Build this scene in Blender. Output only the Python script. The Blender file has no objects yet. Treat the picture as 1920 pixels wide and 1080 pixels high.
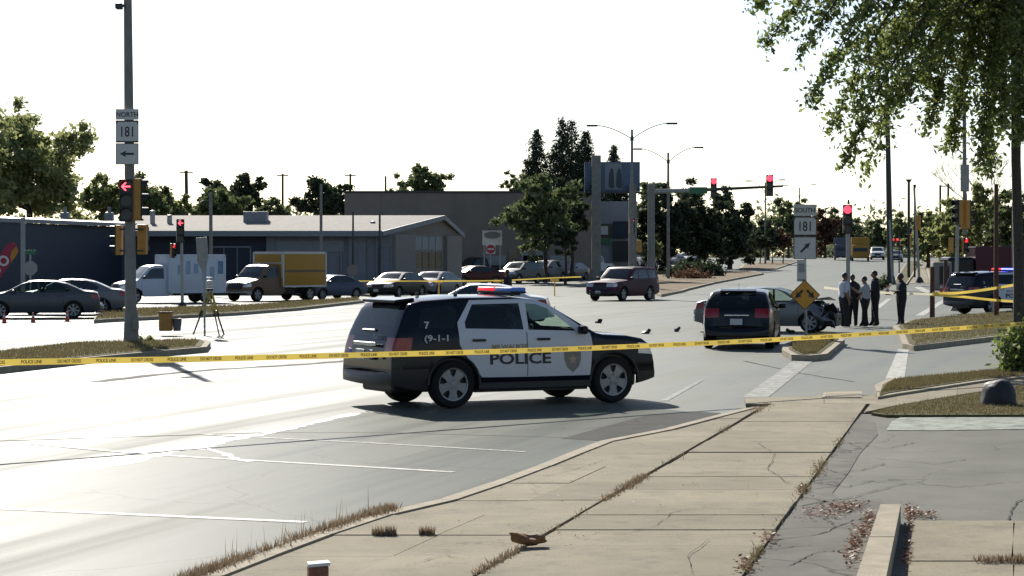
import bpy, bmesh, math, random
import numpy as np
from mathutils import Vector, Matrix, Euler
R = math.radians
random.seed(7)
SC = bpy.context.scene
COL = SC.collection
# ------------------------------------------------------------------ camera
F, H, HY = 4200.0, 2.35, 480.0          # focal length in photo pixels, eye height, horizon row
cam = bpy.data.cameras.new('camera')
cam.sensor_width = 36.0
cam.lens = 36.0 * F / 1920.0
cam.shift_y = -(540.0 - HY) / 1920.0
cam.clip_start, cam.clip_end = 0.5, 6000
cam_o = bpy.data.objects.new('camera', cam)
cam_o.location = (0, 0, H)
cam_o.rotation_euler = (R(90), 0, 0)
COL.objects.link(cam_o)
SC.camera = cam_o
# ------------------------------------------------------------------ light
SUN_AZ, SUN_EL = R(-15.0), R(31.0)      # measured from +Y (view direction) towards +X
w = bpy.data.worlds.new('World'); SC.world = w
w.use_nodes = True
nt = w.node_tree
sky = nt.nodes.new('ShaderNodeTexSky'); sky.sky_type = 'NISHITA'; sky.sun_disc = False
sky.sun_elevation, sky.sun_rotation = SUN_EL, SUN_AZ
sky.dust_density = 0.5; sky.air_density = 0.75; sky.ozone_density = 1.0
bg = nt.nodes['Background']; bg.inputs['Strength'].default_value = 0.078
nt.links.new(sky.outputs[0], bg.inputs['Color'])
sd = bpy.data.lights.new('sun', 'SUN'); sd.energy = 4.8; sd.angle = R(0.53); sd.color = (1.0, 0.95, 0.86)
so = bpy.data.objects.new('sun', sd); COL.objects.link(so)
sdir = Vector((math.sin(SUN_AZ) * math.cos(SUN_EL), math.cos(SUN_AZ) * math.cos(SUN_EL), math.sin(SUN_EL)))
so.rotation_euler = (-sdir).to_track_quat('-Z', 'Y').to_euler()
so.location = sdir * 60
vs = SC.view_settings
vs.view_transform = 'Standard'; vs.look = 'None'; vs.gamma = 1.0; vs.exposure = 0.7; vs.use_curve_mapping = False
SC.cycles.max_bounces = 6
SC.cycles.transparent_max_bounces = 12
# ------------------------------------------------------------------ geometry of the place
Y1, SL, Y2 = 145.0, 0.0115, 320.0       # flat, then a long gentle rise, then flat again
Z2 = SL * (Y2 - Y1)
def gz(y):
    return 0.0 if y < Y1 else (SL * (y - Y1) if y < Y2 else Z2)
def G(px, py, z=0.0):
    """photo row/column -> (X, Y) on the ground raised by z"""
    k = (py - HY) / F
    y = (H - z) / k if k > 0 else 1e9
    if y > Y1:
        y = (H - z + Y1 * SL) / (k + SL)
        if y > Y2: y = (H - z - Z2) / max(k, 1e-4)
    y = min(y, 1500)
    return ((px - 960.0) * y / F, y)
def XY(px, y): return (px - 960.0) * y / F
def ZY(py, y): return H - (py - HY) * y / F
def P(px, py, y): return Vector((XY(px, y), y, ZY(py, y)))
# ------------------------------------------------------------------ materials
def newmat(name):
    m = bpy.data.materials.new(name); m.use_nodes = True
    return m, m.node_tree, m.node_tree.nodes['Principled BSDF']
def mat(name, col, rough=0.6, metal=0.0, var=0.12, scale=6.0, bump=0.0, bscale=60.0, coat=0.0, spec=0.5, rnd=0.0, col2=None, detail=6.0):
    m, t, b = newmat(name)
    b.inputs['Roughness'].default_value = rough
    b.inputs['Metallic'].default_value = metal
    b.inputs['Specular IOR Level'].default_value = spec
    if coat: b.inputs['Coat Weight'].default_value = coat; b.inputs['Coat Roughness'].default_value = 0.06
    tc = t.nodes.new('ShaderNodeTexCoord')
    no = t.nodes.new('ShaderNodeTexNoise'); no.inputs['Scale'].default_value = scale; no.inputs['Detail'].default_value = detail
    no.inputs['Roughness'].default_value = 0.62
    t.links.new(tc.outputs['Object'], no.inputs['Vector'])
    mix = t.nodes.new('ShaderNodeMix'); mix.data_type = 'RGBA'
    c1 = [max(0, c * (1 - var)) for c in col]
    c2 = [min(1, c * (1 + var)) for c in (col2 or col)]
    mix.inputs['A'].default_value = (*c1, 1); mix.inputs['B'].default_value = (*c2, 1)
    ramp = t.nodes.new('ShaderNodeMapRange'); ramp.inputs['From Min'].default_value = 0.3; ramp.inputs['From Max'].default_value = 0.7
    t.links.new(no.outputs['Fac'], ramp.inputs['Value'])
    t.links.new(ramp.outputs[0], mix.inputs['Factor'])
    out = mix.outputs['Result']
    if rnd:
        oi = t.nodes.new('ShaderNodeObjectInfo')
        hs = t.nodes.new('ShaderNodeHueSaturation')
        mr = t.nodes.new('ShaderNodeMapRange'); mr.inputs['To Min'].default_value = 1 - rnd; mr.inputs['To Max'].default_value = 1 + rnd
        t.links.new(oi.outputs['Random'], mr.inputs['Value']); t.links.new(mr.outputs[0], hs.inputs['Value'])
        t.links.new(out, hs.inputs['Color']); out = hs.outputs['Color']
    t.links.new(out, b.inputs['Base Color'])
    if bump:
        n2 = t.nodes.new('ShaderNodeTexNoise'); n2.inputs['Scale'].default_value = bscale; n2.inputs['Detail'].default_value = 4
        t.links.new(tc.outputs['Object'], n2.inputs['Vector'])
        bp = t.nodes.new('ShaderNodeBump'); bp.inputs['Strength'].default_value = bump; bp.inputs['Distance'].default_value = 0.02
        t.links.new(n2.outputs['Fac'], bp.inputs['Height']); t.links.new(bp.outputs[0], b.inputs['Normal'])
    return m
def emis(name, col, strength, base=(0.05, 0.01, 0.01)):
    m, t, b = newmat(name)
    b.inputs['Base Color'].default_value = (*base, 1)
    b.inputs['Emission Color'].default_value = (*col, 1); b.inputs['Emission Strength'].default_value = strength
    b.inputs['Roughness'].default_value = 0.3
    return m
def glass(name, tint=(0.55, 0.62, 0.60), fac=0.5, dark=(0.012, 0.016, 0.018)):
    """tinted car glass: part clear, part dark reflective film"""
    m, t, b = newmat(name)
    b.inputs['Base Color'].default_value = (*dark, 1); b.inputs['Roughness'].default_value = 0.05
    b.inputs['Specular IOR Level'].default_value = 0.35
    tr = t.nodes.new('ShaderNodeBsdfTransparent'); tr.inputs['Color'].default_value = (*tint, 1)
    mx = t.nodes.new('ShaderNodeMixShader'); mx.inputs['Fac'].default_value = fac
    t.links.new(b.outputs[0], mx.inputs[1]); t.links.new(tr.outputs[0], mx.inputs[2])
    t.links.new(mx.outputs[0], t.nodes['Material Output'].inputs['Surface'])
    return m
def leafmat(name, col, col2, trans=0.45):
    m, t, b = newmat(name)
    t.nodes.remove(b)
    g = t.nodes.new('ShaderNodeNewGeometry')
    mix = t.nodes.new('ShaderNodeMix'); mix.data_type = 'RGBA'
    mix.inputs['A'].default_value = (*col, 1); mix.inputs['B'].default_value = (*col2, 1)
    t.links.new(g.outputs['Random Per Island'], mix.inputs['Factor'])
    d = t.nodes.new('ShaderNodeBsdfDiffuse'); tl = t.nodes.new('ShaderNodeBsdfTranslucent')
    gl = t.nodes.new('ShaderNodeBsdfGlossy'); gl.inputs['Roughness'].default_value = 0.45
    gl.inputs['Color'].default_value = (0.5, 0.5, 0.5, 1)
    t.links.new(mix.outputs['Result'], d.inputs['Color']); t.links.new(mix.outputs['Result'], tl.inputs['Color'])
    m1 = t.nodes.new('ShaderNodeMixShader'); m1.inputs[0].default_value = trans
    t.links.new(d.outputs[0], m1.inputs[1]); t.links.new(tl.outputs[0], m1.inputs[2])
    m2 = t.nodes.new('ShaderNodeMixShader'); m2.inputs[0].default_value = 0.05
    t.links.new(m1.outputs[0], m2.inputs[1]); t.links.new(gl.outputs[0], m2.inputs[2])
    t.links.new(m2.outputs[0], t.nodes['Material Output'].inputs['Surface'])
    return m
def asphalt(name, c1, c2, rough=0.46, spec=0.5, streak=True, big_=0.12, ckd=0.55, ckw=0.004):
    m, t, b = newmat(name)
    L = t.links.new
    tc = t.nodes.new('ShaderNodeTexCoord')
    def noise(scale, detail, vec=None, rough_=0.6):
        n = t.nodes.new('ShaderNodeTexNoise'); n.inputs['Scale'].default_value = scale; n.inputs['Detail'].default_value = detail
        n.inputs['Roughness'].default_value = rough_
        L(vec if vec is not None else tc.outputs['Object'], n.inputs['Vector']); return n.outputs['Fac']
    def mrange(v, a, b_, c, d):
        n = t.nodes.new('ShaderNodeMapRange'); n.inputs[1].default_value = a; n.inputs[2].default_value = b_
        n.inputs[3].default_value = c; n.inputs[4].default_value = d; L(v, n.inputs[0]); return n.outputs[0]
    def mth(op, a, b_):
        n = t.nodes.new('ShaderNodeMath'); n.operation = op
        for i, v in enumerate((a, b_)):
            if isinstance(v, float): n.inputs[i].default_value = v
            else: L(v, n.inputs[i])
        return n.outputs[0]
    mp = t.nodes.new('ShaderNodeMapping'); mp.vector_type = 'TEXTURE'; mp.inputs['Rotation'].default_value = (0, 0, R(73)); mp.inputs['Scale'].default_value = (30, 1.1, 1)
    L(tc.outputs['Object'], mp.inputs['Vector'])
    big = noise(big_, 8, None, .68); st = noise(1.0, 4, mp.outputs[0]); fine = noise(28, 6); speck = noise(190, 2)
    f = mth('ADD', mth('MULTIPLY', big, 0.30 if streak else 0.62), mth('MULTIPLY', st, 0.40 if streak else 0.1))
    f = mth('ADD', f, mth('MULTIPLY', fine, 0.15)); f = mth('ADD', f, mth('MULTIPLY', speck, 0.22))
    f = mrange(f, 0.38, 0.70, 0.0, 1.0)
    mix = t.nodes.new('ShaderNodeMix'); mix.data_type = 'RGBA'; L(f, mix.inputs['Factor'])
    mix.inputs['A'].default_value = (*c1, 1); mix.inputs['B'].default_value = (*c2, 1)
    # hairline cracks
    vo = t.nodes.new('ShaderNodeTexVoronoi'); vo.feature = 'DISTANCE_TO_EDGE'; vo.inputs['Scale'].default_value = 0.16 if streak else 0.45
    wv = t.nodes.new('ShaderNodeVectorMath'); wv.operation = 'ADD'
    nn = t.nodes.new('ShaderNodeTexNoise'); nn.inputs['Scale'].default_value = 0.8; nn.inputs['Detail'].default_value = 5
    L(tc.outputs['Object'], nn.inputs['Vector']); L(tc.outputs['Object'], wv.inputs[0]); L(nn.outputs['Color'], wv.inputs[1])
    L(wv.outputs[0], vo.inputs['Vector'])
    ck = mrange(vo.outputs['Distance'], 0.0, ckw, ckd, 1.0)
    mul = t.nodes.new('ShaderNodeMix'); mul.data_type = 'RGBA'; mul.blend_type = 'MULTIPLY'; mul.inputs['Factor'].default_value = 1.0
    cr = t.nodes.new('ShaderNodeCombineColor'); [L(ck, cr.inputs[i]) for i in range(3)]
    L(mix.outputs['Result'], mul.inputs['A']); L(cr.outputs[0], mul.inputs['B'])
    L(mul.outputs['Result'], b.inputs['Base Color'])
    L(mrange(st, 0.38, 0.66, rough - 0.05, rough + 0.18 if streak else rough + 0.1), b.inputs['Roughness'])
    b.inputs['Specular IOR Level'].default_value = spec
    bp = t.nodes.new('ShaderNodeBump'); bp.inputs['Strength'].default_value = 0.22; bp.inputs['Distance'].default_value = 0.003
    L(mth('ADD', speck, fine), bp.inputs['Height']); L(bp.outputs[0], b.inputs['Normal'])
    return m
def concrete_mat(name, c1, c2, c3, rnd=0.05):
    m, t, b = newmat(name); L = t.links.new
    tc = t.nodes.new('ShaderNodeTexCoord').outputs['Object']
    def noise(scale, detail, r_=0.6):
        n = t.nodes.new('ShaderNodeTexNoise'); n.inputs['Scale'].default_value = scale; n.inputs['Detail'].default_value = detail; n.inputs['Roughness'].default_value = r_
        L(tc, n.inputs['Vector']); return n
    def mr(v, a, b_, c=0.0, d=1.0):
        n = t.nodes.new('ShaderNodeMapRange'); n.inputs[1].default_value = a; n.inputs[2].default_value = b_; n.inputs[3].default_value = c; n.inputs[4].default_value = d
        L(v, n.inputs[0]); return n.outputs[0]
    def mix(f, a, b_, mode='MIX'):
        n = t.nodes.new('ShaderNodeMix'); n.data_type = 'RGBA'; n.blend_type = mode
        if isinstance(f, float): n.inputs['Factor'].default_value = f
        else: L(f, n.inputs['Factor'])
        for k, v in (('A', a), ('B', b_)):
            if isinstance(v, tuple): n.inputs[k].default_value = (*v, 1)
            else: L(v, n.inputs[k])
        return n.outputs['Result']
    base = mix(mr(noise(0.55, 8, .7).outputs['Fac'], .35, .66), c1, c2)
    base = mix(mr(noise(2.6, 10, .75).outputs['Fac'], .52, .70, 0, .7), base, c3)
    sp = mr(noise(70, 3).outputs['Fac'], .3, .7, .82, 1.14); g = t.nodes.new('ShaderNodeCombineColor'); [L(sp, g.inputs[i]) for i in range(3)]
    base = mix(1.0, base, g.outputs[0], 'MULTIPLY')
    v = t.nodes.new('ShaderNodeTexVoronoi'); v.feature = 'DISTANCE_TO_EDGE'; v.inputs['Scale'].default_value = 0.33
    w_ = t.nodes.new('ShaderNodeVectorMath'); w_.operation = 'ADD'; L(tc, w_.inputs[0]); L(noise(1.6, 6).outputs['Color'], w_.inputs[1]); L(w_.outputs[0], v.inputs['Vector'])
    ck = mr(v.outputs['Distance'], 0.0, .0035, .45, 1.0); g2 = t.nodes.new('ShaderNodeCombineColor'); [L(ck, g2.inputs[i]) for i in range(3)]
    base = mix(mr(noise(.35, 2).outputs['Fac'], .5, .56, 0, 1), base, mix(1.0, base, g2.outputs[0], 'MULTIPLY'))
    oi = t.nodes.new('ShaderNodeObjectInfo'); hs = t.nodes.new('ShaderNodeHueSaturation'); L(mr(oi.outputs['Random'], 0.0, 1.0, 1 - rnd, 1 + rnd), hs.inputs['Value']); L(base, hs.inputs['Color'])
    L(hs.outputs['Color'], b.inputs['Base Color']); b.inputs['Roughness'].default_value = .88; b.inputs['Specular IOR Level'].default_value = .12
    bp = t.nodes.new('ShaderNodeBump'); bp.inputs['Strength'].default_value = .4; bp.inputs['Distance'].default_value = .01; L(noise(85, 4).outputs['Fac'], bp.inputs['Height']); L(bp.outputs[0], b.inputs['Normal'])
    return m
M = {}
M['asphalt'] = asphalt('asphalt', (0.068, 0.074, 0.062), (0.154, 0.164, 0.132), 0.58, 0.13)
M['lane'] = asphalt('parking_lane_asphalt', (0.062, 0.068, 0.057), (0.144, 0.152, 0.124), 0.41, 0.024)
M['asphalt_dark'] = asphalt('asphalt_patch', (0.035, 0.037, 0.036), (0.10, 0.098, 0.088), 0.7, 0.02, True, 2.0)
M['lot'] = asphalt('lot_asphalt', (0.085, 0.086, 0.070), (0.170, 0.165, 0.135), 0.8, 0.10, False, 0.55, 0.45, 0.006)
M['lot_dark'] = asphalt('broken_asphalt', (0.075, 0.072, 0.066), (0.17, 0.16, 0.135), 0.85, 0.08, False, 1.6, 0.3, 0.012)
M['concrete'] = concrete_mat('concrete', (0.190, 0.164, 0.112), (0.285, 0.246, 0.170), (0.115, 0.102, 0.078), 0.10)
M['kerb'] = mat('kerb_concrete', (0.31, 0.265, 0.19), 0.85, var=0.22, scale=4, bump=0.4, bscale=50, spec=0.15)
def worn_paint(name, col, wear):
    m = mat(name, col, 0.6, var=0.15, scale=5, detail=10, spec=0.1); t = m.node_tree; b = t.nodes['Principled BSDF']; L = t.links.new
    src = b.inputs['Base Color'].links[0].from_socket; tc = t.nodes.new('ShaderNodeTexCoord')
    n = t.nodes.new('ShaderNodeTexNoise'); n.inputs['Scale'].default_value = 3.5; n.inputs['Detail'].default_value = 12; n.inputs['Roughness'].default_value = .8; L(tc.outputs['Object'], n.inputs['Vector'])
    r_ = t.nodes.new('ShaderNodeMapRange'); r_.inputs[1].default_value = wear - .05; r_.inputs[2].default_value = wear + .07; L(n.outputs['Fac'], r_.inputs[0])
    mx = t.nodes.new('ShaderNodeMix'); mx.data_type = 'RGBA'; L(r_.outputs[0], mx.inputs['Factor']); mx.inputs['A'].default_value = (0.13, 0.13, 0.115, 1); L(src, mx.inputs['B']); L(mx.outputs['Result'], b.inputs['Base Color'])
    return m
M['paint'] = worn_paint('road_paint', (0.42, 0.41, 0.36), 0.44)
M['paint_worn'] = worn_paint('worn_road_paint', (0.32, 0.32, 0.28), 0.49)
M['paint_green'] = worn_paint('pale_lot_paint', (0.29, 0.315, 0.26), 0.46)
M['sealant'] = mat('crack_sealant', (0.22, 0.22, 0.19), 0.5, var=0.3, scale=5, spec=.2)
M['grass'] = mat('grass', (0.095, 0.088, 0.036), 0.9, var=0.35, scale=9, bump=0.8, bscale=60, spec=0.1, detail=10)
M['dirt'] = mat('dry_verge', (0.17, 0.125, 0.075), 0.9, var=0.3, scale=2, bump=0.5, spec=0.1, detail=10)
M['far_ground'] = mat('far_ground', (0.13, 0.12, 0.07), 0.95, var=0.3, scale=0.1, spec=0.1)
M['blade'] = leafmat('grass_blade', (0.12, 0.10, 0.042), (0.21, 0.17, 0.08), 0.35)
M['weed'] = leafmat('dry_weed', (0.15, 0.105, 0.065), (0.32, 0.24, 0.15), 0.35)
M['dead_leaf'] = leafmat('dead_leaf', (0.17, 0.085, 0.055), (0.33, 0.20, 0.13), 0.25)
M['steel'] = mat('galvanised_steel', (0.30, 0.30, 0.28), 0.55, 0.5, var=0.15, scale=3)
M['grey_pole'] = mat('weathered_grey_pole', (0.20, 0.19, 0.17), 0.7, 0.1, var=0.2, scale=3)
M['dark_pole'] = mat('dark_pole_paint', (0.022, 0.022, 0.022), 0.45, var=0.2)
M['rust'] = mat('rusty_steel', (0.085, 0.035, 0.022), 0.8, var=0.3, scale=12)
M['wood'] = mat('pole_wood', (0.075, 0.055, 0.04), 0.85, var=0.3, scale=4)
M['black'] = mat('black_plastic', (0.012, 0.012, 0.012), 0.5, var=0.2)
M['sig_black'] = mat('signal_black', (0.015, 0.016, 0.013), 0.55, var=0.15)
M['sig_yellow'] = mat('signal_yellow', (0.42, 0.20, 0.03), 0.5, var=0.12)
M['red_on'] = emis('red_lens_lit', (1.0, 0.025, 0.05), 3.0)
M['red_dim'] = emis('red_lens_dim', (1.0, 0.03, 0.05), 0.8)
M['arrow_on'] = emis('red_arrow_lit', (1.0, 0.05, 0.08), 4.0)
M['lens_off'] = mat('lens_off', (0.02, 0.02, 0.016), 0.3)
M['sign_white'] = mat('sign_white', (0.52, 0.50, 0.47), 0.5, var=0.06)
M['sign_black'] = mat('sign_black', (0.015, 0.014, 0.014), 0.5)
M['sign_amber'] = mat('sign_amber', (0.62, 0.27, 0.012), 0.45, var=0.08)
M['sign_red'] = mat('sign_red', (0.34, 0.018, 0.022), 0.5)
M['sign_green'] = mat('sign_green', (0.02, 0.13, 0.06), 0.5)
M['sign_back'] = mat('sign_back_aluminium', (0.26, 0.25, 0.24), 0.5, 0.4)
M['tyre'] = mat('tyre_rubber', (0.012, 0.012, 0.012), 0.8, var=0.2, spec=0.25)
M['rim'] = mat('wheel_alloy', (0.24, 0.24, 0.25), 0.38, 0.55)
M['rim_dark'] = mat('wheel_recess', (0.012, 0.012, 0.013), 0.6)
M['chrome'] = mat('chrome', (0.6, 0.6, 0.6), 0.2, 1.0)
M['glass'] = glass('clear_tinted_glass', (0.80, 0.93, 0.87), 0.74)
M['glass_dark'] = glass('dark_tinted_glass', (0.30, 0.36, 0.38), 0.22)
M['glass_far'] = mat('far_car_glass', (0.012, 0.02, 0.02), 0.07, var=0.2, spec=0.6)
M['lamp_glass'] = mat('headlamp_glass', (0.5, 0.5, 0.5), 0.12, 0.3)
M['tail'] = mat('tail_lamp_red', (0.26, 0.012, 0.016), 0.2, var=0.15)
M['plate'] = mat('number_plate', (0.45, 0.45, 0.47), 0.4)
M['interior'] = mat('car_interior', (0.02, 0.02, 0.021), 0.8)
M['yellow_tape'] = leafmat('yellow_tape', (0.80, 0.58, 0.11), (0.84, 0.61, 0.12), 0.30)
M['pale_tape'] = leafmat('pale_tape', (0.78, 0.72, 0.52), (0.82, 0.76, 0.55), 0.45)
M['cone'] = mat('cone_orange', (0.55, 0.055, 0.02), 0.5)
M['skin'] = mat('skin', (0.20, 0.105, 0.07), 0.55, var=0.1)
M['skin_dark'] = mat('skin_dark', (0.07, 0.035, 0.024), 0.55, var=0.1)
M['hair'] = mat('hair', (0.012, 0.01, 0.009), 0.6)
M['navy_cloth'] = mat('dark_navy_cloth', (0.013, 0.015, 0.022), 0.85)
M['black_cloth'] = mat('black_cloth', (0.012, 0.012, 0.013), 0.85)
M['white_cloth'] = mat('white_shirt', (0.48, 0.48, 0.53), 0.85, var=0.08)
M['grey_cloth'] = mat('pale_grey_shirt', (0.36, 0.35, 0.36), 0.85)
M['shoe'] = mat('shoe_leather', (0.012, 0.011, 0.01), 0.4)
M['bark'] = mat('bark', (0.055, 0.042, 0.032), 0.9, var=0.35, scale=10, bump=0.8, bscale=25)
def paint(name, col, metal=0.25, rough=0.32):
    return mat(name, col, rough, metal, var=0.03, scale=1.5, coat=0.0, spec=0.25)
# ------------------------------------------------------------------ helpers
def tag(o, label=None, cat=None, group=None, kind=None):
    if label: o['label'] = label
    if cat: o['category'] = cat
    if group: o['group'] = group
    if kind: o['kind'] = kind
    return o
def empty(name, loc, rz=0.0, label=None, cat=None, group=None):
    o = bpy.data.objects.new(name, None); COL.objects.link(o)
    o.empty_display_size = 0.3
    o.location = loc; o.rotation_euler = (0, 0, rz)
    return tag(o, label, cat, group)
def link(name, me, m, parent=None):
    o = bpy.data.objects.new(name, me); COL.objects.link(o)
    if m is not None and not me.materials:
        for k in (m if isinstance(m, (list, tuple)) else [m]): me.materials.append(k)
    if parent is not None: o.parent = parent
    return o
class MB:
    """collects shapes into one mesh"""
    def __init__(s): s.bm = bmesh.new()
    def box(s, c, d, rot=(0, 0, 0), bev=0.0, mi=0):
        mt = Matrix.Translation(Vector(c)) @ Euler(rot).to_matrix().to_4x4() @ Matrix.Diagonal((*d, 1))
        r = bmesh.ops.create_cube(s.bm, size=1.0, matrix=mt)
        fs = {f for v in r['verts'] for f in v.link_faces}
        for f in fs: f.material_index = mi
        if bev:
            es = list({e for v in r['verts'] for e in v.link_edges})
            bmesh.ops.bevel(s.bm, geom=es, offset=bev, segments=2, affect='EDGES', profile=0.5)
        return s
    def bar(s, a, b, wx, wy=None, bev=0.0):
        a, b = Vector(a), Vector(b); d = b - a
        q = d.to_track_quat('Z', 'Y')
        mt = Matrix.Translation((a + b) / 2) @ q.to_matrix().to_4x4() @ Matrix.Diagonal((wx, wy or wx, d.length, 1))
        bmesh.ops.create_cube(s.bm, size=1.0, matrix=mt); return s
    def cyl(s, a, b, r0, r1=None, n=12, caps=True, mi=0):
        a, b = Vector(a), Vector(b); d = b - a
        q = d.to_track_quat('Z', 'Y')
        mt = Matrix.Translation((a + b) / 2) @ q.to_matrix().to_4x4()
        r = bmesh.ops.create_cone(s.bm, cap_ends=caps, segments=n, radius1=r0, radius2=r0 if r1 is None else r1, depth=d.length, matrix=mt)
        for v in r['verts']:
            for f in v.link_faces: f.material_index = mi
        return s
    def tube(s, pts, rad, n=8):
        pts = [Vector(p) for p in pts]
        rad = rad if isinstance(rad, (list, tuple)) else [rad] * len(pts)
        rings = []
        for i, p in enumerate(pts):
            d = (pts[min(i + 1, len(pts) - 1)] - pts[max(i - 1, 0)]).normalized()
            q = d.to_track_quat('Z', 'Y')
            rings.append([s.bm.verts.new(p + q @ Vector((rad[i] * math.cos(2 * math.pi * k / n), rad[i] * math.sin(2 * math.pi * k / n), 0))) for k in range(n)])
        for a, b in zip(rings, rings[1:]):
            for k in range(n): s.bm.faces.new((a[k], a[(k + 1) % n], b[(k + 1) % n], b[k]))
        s.bm.faces.new(rings[0][::-1]); s.bm.faces.new(rings[-1])
        return s
    def lathe(s, prof, mt=None, n=24, closed=False, caps=True):
        mt = mt or Matrix()
        rings = [[s.bm.verts.new(mt @ Vector((r * math.cos(2 * math.pi * k / n), r * math.sin(2 * math.pi * k / n), z))) for k in range(n)] for r, z in prof]
        prs = list(zip(rings, rings[1:])) + ([(rings[-1], rings[0])] if closed else [])
        for a, b in prs:
            for k in range(n): s.bm.faces.new((a[k], a[(k + 1) % n], b[(k + 1) % n], b[k]))
        if not closed and caps:
            for ring, pr in ((rings[0][::-1], prof[0]), (rings[-1], prof[-1])):
                if pr[0] > 1e-4: s.bm.faces.new(ring)
        return s
    def poly(s, pts, mi=0):
        f = s.bm.faces.new([s.bm.verts.new(Vector(p)) for p in pts]); f.material_index = mi; return s
    def prism(s, pts, off):
        """polygon (3-D points) pushed along vector off"""
        off = Vector(off)
        a = [s.bm.verts.new(Vector(p)) for p in pts]; b = [s.bm.verts.new(Vector(p) + off) for p in pts]
        s.bm.faces.new(a[::-1]); s.bm.faces.new(b); n = len(a)
        for i in range(n): s.bm.faces.new((a[i], a[(i + 1) % n], b[(i + 1) % n], b[i]))
        return s
    def ball(s, c, r, sub=2, sc=(1, 1, 1)):
        bmesh.ops.create_icosphere(s.bm, subdivisions=sub, radius=r, matrix=Matrix.Translation(Vector(c)) @ Matrix.Diagonal((*sc, 1))); return s
    def build(s, name, m, parent=None, smooth=False, doubles=False):
        if doubles: bmesh.ops.remove_doubles(s.bm, verts=s.bm.verts, dist=1e-4)
        bmesh.ops.recalc_face_normals(s.bm, faces=s.bm.faces)
        me = bpy.data.meshes.new(name); s.bm.to_mesh(me); s.bm.free()
        if smooth:
            me.polygons.foreach_set('use_smooth', [True] * len(me.polygons))
            if smooth != 'all':
                try: me.set_sharp_from_angle(angle=R(smooth if smooth is not True else 40))
                except Exception: pass
        return link(name, me, m, parent)
def copy_tree(o, parent=None):
    c = o.copy(); COL.objects.link(c); c.parent = parent
    for ch in list(o.children): copy_tree(ch, c)
    return c
def np_mesh(name, V, nper, m, parent=None):
    """V: (k*nper, 3) vertices, each consecutive nper are one face"""
    V = np.asarray(V, dtype=np.float32); k = len(V) // nper
    me = bpy.data.meshes.new(name)
    me.vertices.add(len(V)); me.vertices.foreach_set('co', V.ravel())
    me.loops.add(len(V)); me.loops.foreach_set('vertex_index', np.arange(len(V), dtype=np.int32))
    me.polygons.add(k); me.polygons.foreach_set('loop_start', np.arange(0, len(V), nper, dtype=np.int32))
    me.update(calc_edges=True); me.validate()
    return link(name, me, m, parent)
def text_part(name, s, size, m, parent, mt, ext=0.002, align='CENTER', squeeze=1.0, bold=0.0):
    cu = bpy.data.curves.new('t', 'FONT'); cu.body = s; cu.size = size; cu.align_x = align; cu.align_y = 'CENTER'
    cu.extrude = ext; cu.offset = bold; cu.resolution_u = 3
    o = bpy.data.objects.new('t', cu); COL.objects.link(o)
    dg = bpy.context.evaluated_depsgraph_get(); dg.update()
    me = bpy.data.meshes.new_from_object(o.evaluated_get(dg))
    bpy.data.objects.remove(o); bpy.data.curves.remove(cu)
    me.transform(mt @ Matrix.Diagonal((squeeze, 1, 1, 1)))
    me.materials.clear()
    return link(name, me, m, parent)
FACE = Matrix.Rotation(R(90), 4, 'X')       # lettering that faces -Y
def ground_poly(name, pts, z, m, parent=None, depth=0.0, kind='structure'):
    """flat sheet (depth 0) or raised slab following the lie of the land; pts are (X, Y)"""
    mb = MB()
    if depth: mb.prism([(x, y, z - depth) for x, y in pts], (0, 0, depth))
    else: mb.poly([(x, y, z) for x, y in pts])
    bm = mb.bm
    for yy in (Y1, Y2):
        if min(p[1] for p in pts) < yy < max(p[1] for p in pts):
            bmesh.ops.bisect_plane(bm, geom=list(bm.verts) + list(bm.edges) + list(bm.faces), plane_co=(0, yy, 0), plane_no=(0, 1, 0))
    bmesh.ops.triangulate(bm, faces=[f for f in bm.faces if len(f.verts) > 4])
    for v in bm.verts: v.co.z += gz(v.co.y)
    o = mb.build(name, m, parent)
    if not depth:
        me = o.data
        if me.polygons and sum(p.normal.z for p in me.polygons) < 0: me.flip_normals()
    if kind and parent is None: o['kind'] = kind
    return o
def gp(pts, z=0.0): return [G(x, y, z) for x, y in pts]
def inset(pts, d):
    n = len(pts); area = sum(pts[i][0] * pts[(i + 1) % n][1] - pts[(i + 1) % n][0] * pts[i][1] for i in range(n))
    s = 1 if area > 0 else -1; out = []
    for i in range(n):
        p0, p1, p2 = Vector(pts[i - 1]), Vector(pts[i]), Vector(pts[(i + 1) % n])
        a = (p1 - p0).normalized(); b = (p2 - p1).normalized()
        na = Vector((-a.y, a.x)) * s; nb = Vector((-b.y, b.x)) * s
        k = (na + nb); k = k / max(k.length_squared / 2, 0.35)
        q = p1 + k * d; out.append((q.x, q.y))
    return out
# ================================================================== THE SETTING
def big_sheet(name, x0, x1, ys, z, m):
    mb = MB()
    xs = [x0, x1]
    for a, b in zip(ys, ys[1:]):
        mb.poly([(x0, a, gz(a) + z), (x1, a, gz(a) + z), (x1, b, gz(b) + z), (x0, b, gz(b) + z)])
    o = mb.build(name, m, doubles=True); o['kind'] = 'structure'
    if o.data.polygons[0].normal.z < 0: o.data.flip_normals()
    return o
big_sheet('ground', -900, 900, [-60, Y1, Y2, 1400], -0.05, M['far_ground'])
big_sheet('road', -150, 170, [-40, Y1, Y2, 520], 0.0, M['asphalt'])
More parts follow.
